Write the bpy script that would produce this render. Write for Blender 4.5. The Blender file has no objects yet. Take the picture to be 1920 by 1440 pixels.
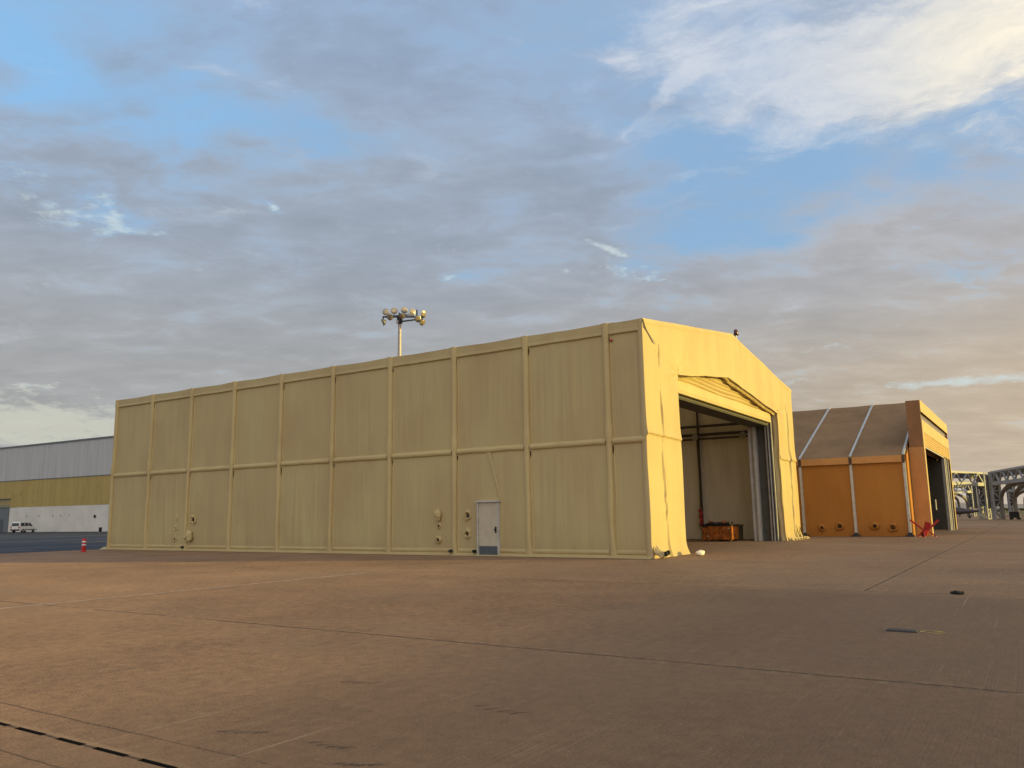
import bpy, bmesh, math, random
from mathutils import Vector, Matrix, noise as mnoise
random.seed(7)
S = bpy.context.scene
COL = S.collection
R = math.radians

# ------------------------------------------------------------------ camera
cam_d = bpy.data.cameras.new("camera")
cam = bpy.data.objects.new("camera", cam_d)
COL.objects.link(cam)
cam_d.sensor_width = 36
cam_d.lens = 27.986
cam_d.clip_start = 0.1
cam_d.clip_end = 30000
RM = Matrix(((0.5442764837912282, -0.12884912677506627, -0.8289517547608907),
             (-0.8387743328062393, -0.1010830606202391, -0.5350138628868351),
             (-0.014856911432224965, 0.9864989190997362, -0.16309247314866204)))
CAM = Vector((-27.08, -11.65, 1.6))
cam.matrix_world = Matrix.Translation(CAM) @ RM.to_4x4()
S.camera = cam

S.view_settings.view_transform = 'Standard'
S.view_settings.look = 'None'
S.view_settings.exposure = 0.0
S.view_settings.gamma = 1.0


def pixdir(px, py):
    """direction of a sky feature (used only to describe where clouds stand in the sky)"""
    d = RM @ Vector((px - 960, -(py - 720), -1492.57))
    d.normalize()
    return d


# ------------------------------------------------------------------ node maths
class NX:
    def __init__(self, tree, sock):
        self.t, self.s = tree, sock

    def _m(self, op, *a, clamp=False):
        n = self.t.nodes.new('ShaderNodeMath')
        n.operation = op
        n.use_clamp = clamp
        for i, v in enumerate((self,) + a):
            if isinstance(v, NX):
                self.t.links.new(v.s, n.inputs[i])
            else:
                n.inputs[i].default_value = v
        return NX(self.t, n.outputs[0])

    def __add__(self, o): return self._m('ADD', o)
    def __sub__(self, o): return self._m('SUBTRACT', o)
    def __mul__(self, o): return self._m('MULTIPLY', o)
    def __truediv__(self, o): return self._m('DIVIDE', o)
    def __rsub__(self, o): return (self * -1.0) + o
    __radd__ = __add__
    __rmul__ = __mul__
    def max(self, o): return self._m('MAXIMUM', o)
    def min(self, o): return self._m('MINIMUM', o)
    def clamp(self): return self._m('ADD', 0.0, clamp=True)
    def pow(self, o): return self._m('POWER', o)
    def exp(self): return self._m('EXPONENT')
    def floor(self): return self._m('FLOOR')
    def frac(self): return self._m('FRACT')
    def abs(self): return self._m('ABSOLUTE')
    def sin(self): return self._m('SINE')

    def smooth(self, a, b):
        n = self.t.nodes.new('ShaderNodeMapRange')
        n.interpolation_type = 'SMOOTHSTEP'
        n.inputs['From Min'].default_value = a
        n.inputs['From Max'].default_value = b
        self.t.links.new(self.s, n.inputs['Value'])
        return NX(self.t, n.outputs['Result'])


def nmix(t, fac, a, b):
    n = t.nodes.new('ShaderNodeMix')
    n.data_type = 'RGBA'
    n.clamp_factor = True
    for idx, v in ((0, fac), (6, a), (7, b)):
        if isinstance(v, NX):
            t.links.new(v.s, n.inputs[idx])
        elif idx == 0:
            n.inputs[0].default_value = v
        else:
            n.inputs[idx].default_value = (*v, 1) if len(v) == 3 else v
    return NX(t, n.outputs[2])


def nnoise(t, vec, scale, detail=5, rough=0.55, dist=0.0, dims='3D', w=None):
    n = t.nodes.new('ShaderNodeTexNoise')
    n.noise_dimensions = dims
    n.inputs['Scale'].default_value = scale
    n.inputs['Detail'].default_value = detail
    n.inputs['Roughness'].default_value = rough
    n.inputs['Distortion'].default_value = dist
    if vec is not None:
        t.links.new(vec.s, n.inputs['Vector'])
    return NX(t, n.outputs['Fac'])


def nmap(t, vec, loc=(0, 0, 0), rot=(0, 0, 0), scale=(1, 1, 1)):
    n = t.nodes.new('ShaderNodeMapping')
    n.inputs['Location'].default_value = loc
    n.inputs['Rotation'].default_value = rot
    n.inputs['Scale'].default_value = scale
    t.links.new(vec.s, n.inputs['Vector'])
    return NX(t, n.outputs[0])


def nsep(t, vec):
    n = t.nodes.new('ShaderNodeSeparateXYZ')
    t.links.new(vec.s, n.inputs[0])
    return [NX(t, o) for o in n.outputs]


def ncomb(t, x, y, z):
    n = t.nodes.new('ShaderNodeCombineXYZ')
    for i, v in enumerate((x, y, z)):
        if isinstance(v, NX):
            t.links.new(v.s, n.inputs[i])
        else:
            n.inputs[i].default_value = v
    return NX(t, n.outputs[0])


def lin(r, g, b):
    f = lambda c: (c / 255 / 12.92) if c / 255 <= 0.04045 else ((c / 255 + 0.055) / 1.055) ** 2.4
    return (f(r), f(g), f(b))


# ------------------------------------------------------------------ sun and sky
SUN_AZ_FROM_MY = R(23.5)      # from -Y towards +X
SUN_EL = R(4.4)
sdir = Vector((math.sin(SUN_AZ_FROM_MY) * math.cos(SUN_EL), -math.cos(SUN_AZ_FROM_MY) * math.cos(SUN_EL), math.sin(SUN_EL)))
sl = bpy.data.lights.new("sun", 'SUN')
sl.energy = 5.0
sl.angle = R(0.55)
sl.color = (1.0, 0.765, 0.175)
so = bpy.data.objects.new("sun", sl)
so.rotation_euler = (-sdir).to_track_quat('-Z', 'Y').to_euler()
so.location = (0, -40, 40)
COL.objects.link(so)

W = bpy.data.worlds.new("World")
S.world = W
W.use_nodes = True
t = W.node_tree
t.nodes.clear()
wout = t.nodes.new('ShaderNodeOutputWorld')
bg = t.nodes.new('ShaderNodeBackground')
bg.inputs['Strength'].default_value = 0.1
t.links.new(bg.outputs[0], wout.inputs[0])
sky = t.nodes.new('ShaderNodeTexSky')
sky.sky_type = 'NISHITA'
sky.sun_disc = False
sky.sun_elevation = SUN_EL
sky.sun_rotation = math.atan2(sdir.x, sdir.y)
sky.air_density = 1.0
sky.dust_density = 0.6
sky.ozone_density = 1.0
tc = t.nodes.new('ShaderNodeTexCoord')
D = NX(t, tc.outputs['Generated'])
dx, dy, dz = nsep(t, D)
# a horizontal frame turned so that +u looks along az 32.6 degrees
ca, sa = math.cos(R(32.6)), math.sin(R(32.6))
fu = dx * ca + dy * sa
fv = dy * ca - dx * sa            # to the left of that heading
AZ = fv._m('ARCTAN2', fu) * (180 / math.pi)      # degrees, + = left
EL = dz.max(-1.0).min(1.0)._m('ARCSINE') * (180 / math.pi)
zz = dz.max(0.0) + 0.14
P = ncomb(t, fu / zz, fv / zz, 0.0)


def azel(px, py):
    d = pixdir(px, py)
    u = d.x * ca + d.y * sa
    v = d.y * ca - d.x * sa
    return math.degrees(math.atan2(v, u)), math.degrees(math.asin(d.z))


# a warp that breaks up the outlines of every cloud bank
wn1 = nnoise(t, nmap(t, P, loc=(3.1, 7.7, 0), scale=(1.2, 1.2, 1)), 2.2, 6, 0.6)
wn2 = nnoise(t, nmap(t, P, loc=(13.1, 1.7, 0), scale=(1.2, 1.2, 1)), 2.2, 6, 0.6)
AZw = AZ + (wn1 - 0.5) * 16.0
ELw = EL + (wn2 - 0.5) * 9.0


def bank(px, py, rx, ry, rot=0.0, warp=1.0):
    """a soft elliptical bank centred on a direction of the sky (rx, ry in degrees)"""
    a0, e0 = azel(px, py)
    A, B = (AZw, ELw) if warp else (AZ, EL)
    da = A - a0
    de = B - e0
    c, s = math.cos(R(rot)), math.sin(R(rot))
    p = (da * c + de * s) * (1.0 / rx)
    q = (de * c - da * s) * (1.0 / ry)
    return ((p * p + q * q) * -1.0).exp()


# open (blue) windows in the cloud deck
blue = bank(50, 90, 9, 5.5) * 1.0 + bank(330, 30, 7, 4) * 0.35 + bank(440, 235, 8, 2.2) * 0.75 + bank(600, 265, 3.5, 1.6) * 0.55
blue = blue + bank(1440, 310, 11, 3.8) * 1.1 + bank(1320, 440, 7.5, 2.6) * 0.9 + bank(1880, 290, 7, 3.2) * 0.9 + bank(1010, 50, 6, 5) * 0.45
blue = blue + bank(1240, 150, 7, 5) * 0.4 + bank(100, 385, 4.6, 1.3) * 0.55 + bank(200, 395, 3, 0.8) * 0.4 + bank(1830, 500, 5.5, 1.0) * 0.75
blue = blue + bank(1240, 527, 2.6, 0.55) * 0.6 + bank(1060, 500, 5, 0.8) * 0.35 + bank(520, 378, 1.1, 0.5) * 0.6 + bank(900, 517, 1.6, 0.45) * 0.5 + bank(800, 90, 4, 4) * 0.3
bigv = nmap(t, P, loc=(0.3, 2.1, 0), rot=(0, 0, R(18)), scale=(1.0, 0.8, 1))
n_big = nnoise(t, bigv, 1.1, 9, 0.60, 0.25)
n_mid = nnoise(t, nmap(t, P, loc=(2, 6, 0), rot=(0, 0, R(25)), scale=(1.25, 0.85, 1)), 4.2, 7, 0.58, 0.35)
n_fine = nnoise(t, nmap(t, P, loc=(5, 1, 0), scale=(2.2, 1.2, 1)), 4.5, 8, 0.64, 0.4)
upper = EL.smooth(17.0, 32.0)
dens = (n_big - 0.5) * 0.85 + (n_mid - 0.5) * 1.75 + (n_fine - 0.5) * 0.85 + 0.72 - blue * 0.78 - upper * 0.20
cover = dens.smooth(-0.40, 0.62)

# cloud colour: blue-grey high up, warm grey low and towards the right
lowright = bank(1900, 820, 26, 11, 0, 0)
h = EL.smooth(8.0, 29.0)
c_low = nmix(t, lowright, lin(163, 163, 163), lin(191, 174, 152))
c_all = nmix(t, h, c_low, lin(149, 168, 194))
c_all = nmix(t, bank(560, 330, 26, 6, 0, 0) * 0.7, c_all, lin(154, 162, 173))
c_all = nmix(t, bank(1650, 430, 10, 5, 0, 0) * 0.8, c_all, lin(176, 175, 177))
shade = nnoise(t, nmap(t, P, loc=(9, 4, 0), rot=(0, 0, R(10)), scale=(1.6, 0.9, 1)), 1.7, 9, 0.6, 0.3)
lum = (shade - 0.5) * 0.28 + (n_mid - 0.5) * -0.42 + (n_fine - 0.5) * -0.24 + 1.05
# thin edges of the deck let more light through
edge = (1.0 - dens.smooth(0.1, 0.75)) * 0.10 + 1.0
lum = lum * edge
lv = ncomb(t, lum, lum, lum)
mm = t.nodes.new('ShaderNodeMix')
mm.data_type = 'RGBA'
mm.blend_type = 'MULTIPLY'
mm.inputs[0].default_value = 1.0
t.links.new(c_all.s, mm.inputs[6])
t.links.new(lv.s, mm.inputs[7])
c_cloud = NX(t, mm.outputs[2])

# bright white high cloud near the sun's side, and small bright gaps
AEv = ncomb(t, AZ + (wn1 - 0.5) * 5.0, EL + (wn2 - 0.5) * 5.0, 0.0)
streak = nnoise(t, nmap(t, AEv, loc=(3, 1, 0), rot=(0, 0, R(38)), scale=(0.10, 0.34, 1)), 1.0, 9, 0.66, 0.4)
virga = nnoise(t, nmap(t, AEv, loc=(8, 5, 0), rot=(0, 0, R(-62)), scale=(0.12, 0.55, 1)), 1.0, 8, 0.64, 0.3)
white = bank(1880, 60, 8, 5.2) * 1.15 + bank(1660, 120, 10, 3.8) * 0.60 + bank(1280, 30, 8, 2.6) * 0.7 + bank(1262, 172, 3.2, 0.7, -33) * 0.95 + bank(1420, 170, 7, 2.8) * 0.7
white = white + bank(1450, 90, 15, 5.5) * 0.34 + bank(1840, 510, 5, 0.75) * 0.5 + bank(1130, 100, 1.8, 0.7) * 0.6
wcov = (white * 0.90 + (streak - 0.5) * 1.9 + (virga - 0.5) * 1.3 - 0.12).smooth(0.0, 1.15)
small = bank(1830, 713, 6, 0.40, 0, 0) * 0.8 + bank(1545, 655, 2.2, 0.35, 0, 0) * 0.5 + bank(1500, 715, 1.6, 0.3, 0, 0) * 0.4 + bank(60, 728, 3.0, 0.7) * 0.6 + bank(150, 735, 1.6, 0.5) * 0.5
small = small + bank(60, 800, 16, 1.6, 0, 0) * 1.0 + bank(1142, 468, 1.9, 0.26, 24, 0) * 0.78 + bank(860, 470, 1.3, 0.3) * 0.4 + bank(1245, 524, 2.4, 0.30) * 0.62 + bank(905, 517, 1.8, 0.28) * 0.60 + bank(1070, 540, 2.4, 0.26) * 0.45 + bank(1170, 518, 1.4, 0.25) * 0.5 + bank(90, 385, 4.2, 0.9) * 0.48 + bank(210, 400, 3.0, 0.6) * 0.45 + bank(520, 378, 0.9, 0.4) * 0.62 + bank(60, 530, 1.5, 0.4) * 0.35
n_rag = nnoise(t, nmap(t, ncomb(t, AZ, EL, 0.0), scale=(0.55, 1.3, 1)), 1.0, 6, 0.7)
scov = (small * 1.25 + (n_fine - 0.5) * 1.5 + (n_rag - 0.5) * 2.2 - 0.35).smooth(0.0, 0.8)
wcol = nmix(t, bank(1900, 60, 9, 9, 0, 0), lin(205, 213, 226), lin(252, 244, 226))
scol = nmix(t, bank(40, 800, 25, 4, 0, 0), lin(205, 220, 222), lin(208, 208, 192))

# clear sky behind the clouds: Nishita, lifted with the thin high veil of the photograph
skx = NX(t, sky.outputs[0])
# added brightness in the unseen sky behind the camera, filling shaded walls
rear_fill = (dx * -0.62 + dy * -0.78 + dz * 0.18).smooth(-0.10, 0.85)
veil = nmix(t, bank(60, 150, 20, 12, 0, 0), lin(148, 187, 226), lin(148, 200, 247))
veil = nmix(t, 1.0 - EL.smooth(6, 22), veil, lin(160, 200, 226))


def scale_col(c, k):
    n = t.nodes.new('ShaderNodeMix')
    n.data_type = 'RGBA'
    n.blend_type = 'MULTIPLY'
    n.inputs[0].default_value = 1.0
    t.links.new(c.s, n.inputs[6])
    n.inputs[7].default_value = (k, k, k, 1)
    return NX(t, n.outputs[2])


KS = 10.0
FILL_GAIN = 1.42
clear = nmix(t, 0.86, skx, scale_col(veil, KS))
# the sun's own quarter of the sky (behind the camera's right shoulder) glows warm
sx, sy, sz = sdir
sd = dx * sx + dy * sy + dz * sz
glow = sd.max(0.0).pow(4.0)
out = nmix(t, (cover * 0.96).clamp(), clear, scale_col(c_cloud, KS))
out = nmix(t, (wcov * (streak * 1.35 + virga * 0.75 - 0.22)).clamp(), out, scale_col(wcol, KS))
out = nmix(t, (scov * 0.75).clamp(), out, scale_col(scol, KS))
out = nmix(t, (glow * 0.75).clamp(), out, scale_col(NX(t, nmix(t, 0.0, lin(255, 216, 160), (1, 1, 1)).s), KS * 2.2))
out = nmix(t, rear_fill * 0.92, out, scale_col(nmix(t, n_big.smooth(0.35, 0.65), lin(206, 202, 198), lin(236, 230, 222)), KS * FILL_GAIN))
t.links.new(out.s, bg.inputs['Color'])


# ------------------------------------------------------------------ materials
def mat(name, col, rough=0.7, metal=0.0, var=0.12, scale=3.0, bump=0.0, bscale=40.0, spec=0.35, stretch=(1, 1, 1), col2=None, coords='Object'):
    m = bpy.data.materials.new(name)
    m.use_nodes = True
    t = m.node_tree
    b = t.nodes['Principled BSDF']
    b.inputs['Roughness'].default_value = rough
    b.inputs['Metallic'].default_value = metal
    b.inputs['Specular IOR Level'].default_value = spec
    tc = t.nodes.new('ShaderNodeTexCoord')
    v = nmap(t, NX(t, tc.outputs[coords]), scale=stretch)
    n = nnoise(t, v, scale, 6, 0.6)
    dark = col2 if col2 else tuple(c * (1 - var * 1.6) for c in col)
    lite = tuple(min(1, c * (1 + var)) for c in col) if not col2 else col
    c = nmix(t, n.smooth(0.3, 0.7), dark, lite)
    t.links.new(c.s, b.inputs['Base Color'])
    if bump:
        bn = t.nodes.new('ShaderNodeBump')
        bn.inputs['Strength'].default_value = bump
        bn.inputs['Distance'].default_value = 0.02
        n2 = nnoise(t, v, bscale, 4, 0.6)
        t.links.new(n2.s, bn.inputs['Height'])
        t.links.new(bn.outputs[0], b.inputs['Normal'])
    return m


TARP = (0.515, 0.412, 0.198)


def tarp_mat(name, col, rough=0.55):
    """coated tarpaulin: faint drips and dust, fine vertical creases"""
    m = bpy.data.materials.new(name)
    m.use_nodes = True
    t = m.node_tree
    b = t.nodes['Principled BSDF']
    b.inputs['Roughness'].default_value = rough
    b.inputs['Specular IOR Level'].default_value = 0.3
    tc = t.nodes.new('ShaderNodeTexCoord')
    v = NX(t, tc.outputs['Object'])
    n1 = nnoise(t, nmap(t, v, scale=(1, 1, 0.25)), 0.9, 5, 0.6)
    n2 = nnoise(t, nmap(t, v, scale=(9, 9, 0.35)), 1.0, 5, 0.6)
    n3 = nnoise(t, v, 0.35, 3, 0.5)
    f = n1 * 0.45 + n2 * 0.08 + n3 * 0.47
    c = nmix(t, f.smooth(0.32, 0.66), tuple(x * y for x, y in zip(col, (0.93, 0.865, 0.88))), tuple(min(1, x * 1.06) for x in col))
    # dust rising from the ground
    x, y, z = nsep(t, v)
    dust = (1.0 - (z + (n1 - 0.5) * 1.0).smooth(0.0, 0.9)) * 0.35
    c = nmix(t, dust, c, tuple(x * y for x, y in zip(col, (0.72, 0.66, 0.72))))
    t.links.new(c.s, b.inputs['Base Color'])
    bn = t.nodes.new('ShaderNodeBump')
    bn.inputs['Strength'].default_value = 0.35
    bn.inputs['Distance'].default_value = 0.03
    hgt = nnoise(t, nmap(t, v, scale=(7, 7, 0.5)), 1.0, 4, 0.55) * 0.7 + nnoise(t, v, 14, 3, 0.5) * 0.12
    t.links.new(hgt.s, bn.inputs['Height'])
    t.links.new(bn.outputs[0], b.inputs['Normal'])
    return m


M = {}
M['tarp'] = tarp_mat('yellow tarpaulin', TARP)
M['tarp_roof'] = tarp_mat('yellow roof tarpaulin', TARP)
_t = M['tarp_roof'].node_tree
_tr = _t.nodes.new('ShaderNodeBsdfTranslucent')
_tr.inputs['Color'].default_value = (0.75, 0.66, 0.50, 1)
_mx = _t.nodes.new('ShaderNodeMixShader')
_mx.inputs[0].default_value = 0.20
_t.links.new(_t.nodes['Principled BSDF'].outputs[0], _mx.inputs[1])
_t.links.new(_tr.outputs[0], _mx.inputs[2])
_t.links.new(_mx.outputs[0], _t.nodes['Material Output'].inputs['Surface'])
M['tarp_rib'] = tarp_mat('yellow tarpaulin tube', (0.565, 0.452, 0.212))
M['liner'] = mat('cream inner liner', (0.74, 0.66, 0.53), 0.8, var=0.06, scale=0.7, bump=0.2, bscale=3, stretch=(3, 3, 0.4))
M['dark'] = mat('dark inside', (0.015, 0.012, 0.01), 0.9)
M['hole_shade'] = mat('painted shade of gaps and holes', (0.06, 0.035, 0.015), 0.9)  # dark brown stands in for shade in cloth gaps and duct openings
M['steel_dark'] = mat('dark brown steel', (0.085, 0.06, 0.045), 0.6)
M['orange_tarp'] = tarp_mat('orange tarpaulin', (0.435, 0.182, 0.032))
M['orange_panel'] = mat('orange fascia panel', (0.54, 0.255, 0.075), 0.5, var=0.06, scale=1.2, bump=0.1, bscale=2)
M['fascia_ochre'] = mat('ochre fascia sheet', (0.60, 0.42, 0.17), 0.5, var=0.06, scale=1.2, bump=0.1, bscale=2)  # ochre sheet of the porch front and the rolled door
M['porch_brown'] = mat('brown porch cladding', (0.27, 0.130, 0.055), 0.6, var=0.08, scale=1.0, bump=0.1, bscale=2)
M['roof_tarp'] = mat('brown roof tarpaulin', (0.265, 0.165, 0.086), 0.85, spec=0.08, var=0.1, scale=0.5, bump=0.25, bscale=0.9)
M['alu'] = mat('aluminium rib', (0.55, 0.54, 0.50), 0.45, 0.25, var=0.08)
M['alu_dull'] = mat('dull aluminium', (0.36, 0.34, 0.31), 0.5, 0.2, var=0.1)
M['grey_panel'] = mat('ribbed grey curtain', (0.40, 0.37, 0.33), 0.6, var=0.08)
M['dark_grey'] = mat('dark grey curtain', (0.10, 0.095, 0.082), 0.7, var=0.1)
M['door'] = mat('beige door paint', (0.56, 0.475, 0.35), 0.45, var=0.04)
M['kick'] = mat('slate kick plate', (0.10, 0.115, 0.13), 0.4, 0.2, var=0.08)
M['black'] = mat('black plastic', (0.012, 0.012, 0.012), 0.5)
M['red'] = mat('red paint', (0.42, 0.022, 0.02), 0.4, var=0.2)
M['red_plastic'] = mat('red plastic', (0.55, 0.02, 0.02), 0.45)
M['white_plastic'] = mat('white band', (0.8, 0.78, 0.76), 0.4)
M['white_paint'] = mat('white car paint', (0.80, 0.79, 0.77), 0.25, spec=0.5, var=0.03)
M['glass'] = mat('dark car glass', (0.02, 0.022, 0.025), 0.08, spec=0.6)
M['rubber'] = mat('tyre rubber', (0.018, 0.018, 0.018), 0.85)
M['rim'] = mat('steel wheel trim', (0.35, 0.35, 0.36), 0.35, 0.7)
M['crate'] = mat('orange case', (0.36, 0.105, 0.018), 0.5, var=0.35, scale=4)
M['olive'] = mat('olive case', (0.16, 0.13, 0.06), 0.6)
M['lamp_glass'] = mat('lamp glass', (0.45, 0.37, 0.26), 0.12, 0.35, spec=0.6)
M['lamp_house'] = mat('lamp housing', (0.30, 0.29, 0.27), 0.4, 0.6)
M['mast'] = mat('galvanised mast', (0.48, 0.42, 0.36), 0.5, 0.2)
M['frame_dark'] = mat('dark frame steel', (0.05, 0.05, 0.06), 0.5, 0.3)
M['truss'] = mat('pale grey truss steel', (0.34, 0.34, 0.34), 0.55, 0.1, var=0.06)
M['truss_dark'] = mat('dark shelter sheet', (0.10, 0.09, 0.085), 0.6)
M['truss_brown'] = mat('brown girder', (0.17, 0.145, 0.125), 0.6)
M['sack'] = mat('white sack', (0.75, 0.70, 0.62), 0.8, var=0.1, bump=0.4, bscale=10)
M['debris'] = mat('dark rag', (0.03, 0.028, 0.022), 0.9)
M['grate'] = mat('iron grate', (0.055, 0.05, 0.048), 0.6, 0.2)
M['yellow_paint'] = mat('worn yellow paint', (0.36, 0.27, 0.06), 0.7, var=0.35, scale=9)
M['white_line'] = mat('worn white line', (0.62, 0.54, 0.44), 0.8, var=0.3, scale=2, stretch=(1, 1, 1))
M['scuff'] = mat('rubber scuff', (0.11, 0.078, 0.055), 0.85, var=0.4, scale=25)
M['hill'] = mat('dry hill', (0.30, 0.26, 0.23), 0.95, var=0.1, scale=0.004)
M['grass'] = mat('dry grass', (0.10, 0.10, 0.035), 0.95, var=0.3, scale=0.05)
M['bush'] = mat('bush leaves', (0.06, 0.07, 0.03), 0.9, var=0.4, scale=0.4)
M['jet'] = mat('dark aircraft paint', (0.06, 0.05, 0.055), 0.4, 0.1)


def corrugated(name, col, period, var=0.08, grime=0.0):
    m = bpy.data.materials.new(name)
    m.use_nodes = True
    t = m.node_tree
    b = t.nodes['Principled BSDF']
    b.inputs['Roughness'].default_value = 0.5
    tc = t.nodes.new('ShaderNodeTexCoord')
    v = NX(t, tc.outputs['Object'])
    x, y, z = nsep(t, v)
    n = nnoise(t, nmap(t, v, scale=(0.2, 1.0, 0.06)), 1.2, 5, 0.6)
    c = nmix(t, n.smooth(0.3, 0.7), tuple(k * (1 - var) for k in col), tuple(k * (1 + var) for k in col))
    if grime:
        g = nnoise(t, nmap(t, v, scale=(0.3, 0.5, 0.4)), 1.0, 6, 0.65)
        c = nmix(t, g.smooth(0.52, 0.75) * grime, c, tuple(k * 0.55 for k in col))
    t.links.new(c.s, b.inputs['Base Color'])
    return m


M['clad_grey'] = corrugated('grey steel cladding', (0.50, 0.50, 0.50), 0.5, 0.08)
M['clad_yellow'] = corrugated('mustard steel cladding', (0.46, 0.34, 0.11), 0.5, 0.08, 0.6)
M['render_white'] = mat('white render', (0.74, 0.70, 0.62), 0.85, var=0.06, scale=0.3, bump=0.1)
M['door_blue'] = mat('blue grey steel door', (0.16, 0.18, 0.19), 0.5, var=0.05)


# ground: brown brushed concrete in big slabs
def concrete():
    m = bpy.data.materials.new('brown brushed concrete')
    m.use_nodes = True
    t = m.node_tree
    b = t.nodes['Principled BSDF']
    b.inputs['Specular IOR Level'].default_value = 0.2
    b.inputs['Diffuse Roughness'].default_value = 1.0
    tc = t.nodes.new('ShaderNodeTexCoord')
    v = NX(t, tc.outputs['Object'])
    x, y, z = nsep(t, v)
    wob = (nnoise(t, v, 0.9, 5, 0.7) - 0.5) * 0.18
    wob2 = (nnoise(t, v, 7.0, 3, 0.7) - 0.5) * 0.05
    # slabs 9.05 m by 13.65 m
    sx = (x + 18.53 + wob * 0.5) * (1 / 9.05)
    sy = (y - 5.05) * (1 / 13.65)
    wn = t.nodes.new('ShaderNodeTexWhiteNoise')
    wn.noise_dimensions = '2D'
    t.links.new(ncomb(t, sx.floor() + 0.5, sy.floor() + 0.5, 0.0).s, wn.inputs['Vector'])
    tone = NX(t, wn.outputs['Value'])
    dxj = ((sx + 0.5).frac() - 0.5).abs() * 9.05
    dyj = ((sy + 0.5).frac() - 0.5).abs() * 13.65
    big = nnoise(t, v, 0.10, 5, 0.6)
    mid = nnoise(t, v, 0.55, 7, 0.65, 0.3)
    sml = nnoise(t, v, 6.0, 6, 0.7)
    grit = nnoise(t, v, 42.0, 5, 0.8)
    f = (big - 0.5) * 1.0 + (mid - 0.5) * 0.85 + (sml - 0.5) * 1.35 + (grit - 0.5) * 2.6 + (tone - 0.5) * 0.10 + 0.5
    c = nmix(t, f.clamp(), (0.118, 0.068, 0.039), (0.355, 0.220, 0.128))
    # greyer concrete in patches, pinker in others
    hue = nnoise(t, nmap(t, v, loc=(40, 11, 0)), 0.16, 5, 0.6)
    c = nmix(t, hue.smooth(0.48, 0.70) * 0.40, c, (0.225, 0.160, 0.108))
    # front slabs (y below the joint) are greyer; extra darkening paints in weaker light return
    c = nmix(t, (1.0 - (y + wob).smooth(-8.3, -3.0)) * (1.0 - (x + wob * 3.0).smooth(-10.3, -9.2)) * 0.60, c, (0.128, 0.086, 0.060))
    # worn light aggregate and dark spills
    sp = nnoise(t, v, 22.0, 2, 0.5)
    c = nmix(t, sp.smooth(0.66, 0.78) * 0.45, c, (0.36, 0.27, 0.18))
    sp2 = nnoise(t, nmap(t, v, loc=(7, 3, 0)), 16.0, 3, 0.6)
    c = nmix(t, sp2.smooth(0.64, 0.76) * 0.5, c, (0.085, 0.055, 0.033))
    st = nnoise(t, nmap(t, v, loc=(2, 9, 0), scale=(0.5, 1.6, 1)), 0.7, 5, 0.7, 0.8)
    c = nmix(t, st.smooth(0.60, 0.78) * 0.22, c, (0.11, 0.074, 0.046))
    # brush lines along x, stronger on the front slabs
    line = nnoise(t, nmap(t, ncomb(t, x, y + wob * 0.5, 0.0), scale=(0.30, 44, 1)), 1.0, 5, 0.75)
    patchy = nnoise(t, nmap(t, v, loc=(3, 17, 0)), 0.45, 3, 0.5).smooth(0.40, 0.60)
    front = (1.0 - y.smooth(-8.6, -4.5)) * 0.75 + 0.25
    c = nmix(t, line.smooth(0.60, 0.66) * front * patchy * 0.60, c, (0.10, 0.070, 0.046))
    c = nmix(t, (1.0 - line.smooth(0.35, 0.41)) * front * patchy * 0.45, c, (0.32, 0.24, 0.165))
    scr = nnoise(t, nmap(t, ncomb(t, x, y, 0.0), rot=(0, 0, R(9)), scale=(0.16, 16, 1)), 1.0, 3, 0.6)
    c = nmix(t, scr.smooth(0.685, 0.715) * 0.45, c, (0.37, 0.285, 0.20))
    # joints
    w1 = (dxj + wob2 * 0.7).abs()
    # cross joints only beyond the first long joint and right of the open strip
    w2 = (dyj + wob2 * 0.6).abs() + (1.0 - (x + 9.5).smooth(0.0, 0.05)) * 9.0 + (y + 1.0).smooth(0.0, 0.1) * 9.0
    j = 1.0 - w1.min(w2).smooth(0.012, 0.040)
    jn = (nnoise(t, v, 2.2, 4, 0.7) * 0.5 + nnoise(t, nmap(t, v, loc=(0, 6, 0)), 0.35, 2, 0.5) * 0.5 - y.smooth(-6, 8) * 0.10).smooth(0.36, 0.50)
    c = nmix(t, j * jn * 0.68, c, (0.050, 0.036, 0.027))
    spall = (1.0 - w1.min(w2).smooth(0.03, 0.22)) * nnoise(t, v, 9.0, 5, 0.7).smooth(0.52, 0.62)
    c = nmix(t, spall * 0.35, c, (0.34, 0.25, 0.165))
    # fine wandering cracks beside the drain
    ck = (x + 23.26 + wob * 0.5 + wob2).abs()
    c = nmix(t, (1.0 - ck.smooth(0.004, 0.016)) * jn * 0.8, c, (0.06, 0.042, 0.03))
    ck2 = (x + 24.02 + wob * 0.3 + wob2 * 0.6).abs()
    c = nmix(t, (1.0 - ck2.smooth(0.004, 0.014)) * 0.8, c, (0.06, 0.042, 0.03))
    gk = (x + 23.635 + wob2 * 0.25).abs()
    c = nmix(t, (1.0 - gk.smooth(0.010, 0.022)) * 0.85, c, (0.045, 0.030, 0.02))
    gl = (x + 23.59 + wob2).abs()
    c = nmix(t, (1.0 - gl.smooth(0.01, 0.05)) * jn * 0.35, c, (0.40, 0.28, 0.17))
    t.links.new(c.s, b.inputs['Base Color'])
    rg = mid * 0.25 + 0.62
    t.links.new(rg.s, b.inputs['Roughness'])
    bn = t.nodes.new('ShaderNodeBump')
    bn.inputs['Strength'].default_value = 0.8
    bn.inputs['Distance'].default_value = 0.03
    hgt = grit * 0.35 + sml * 0.5 + line * front * 0.35 - j * jn * 1.2 + mid * 0.4
    t.links.new(hgt.s, bn.inputs['Height'])
    t.links.new(bn.outputs[0], b.inputs['Normal'])
    return m


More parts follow.
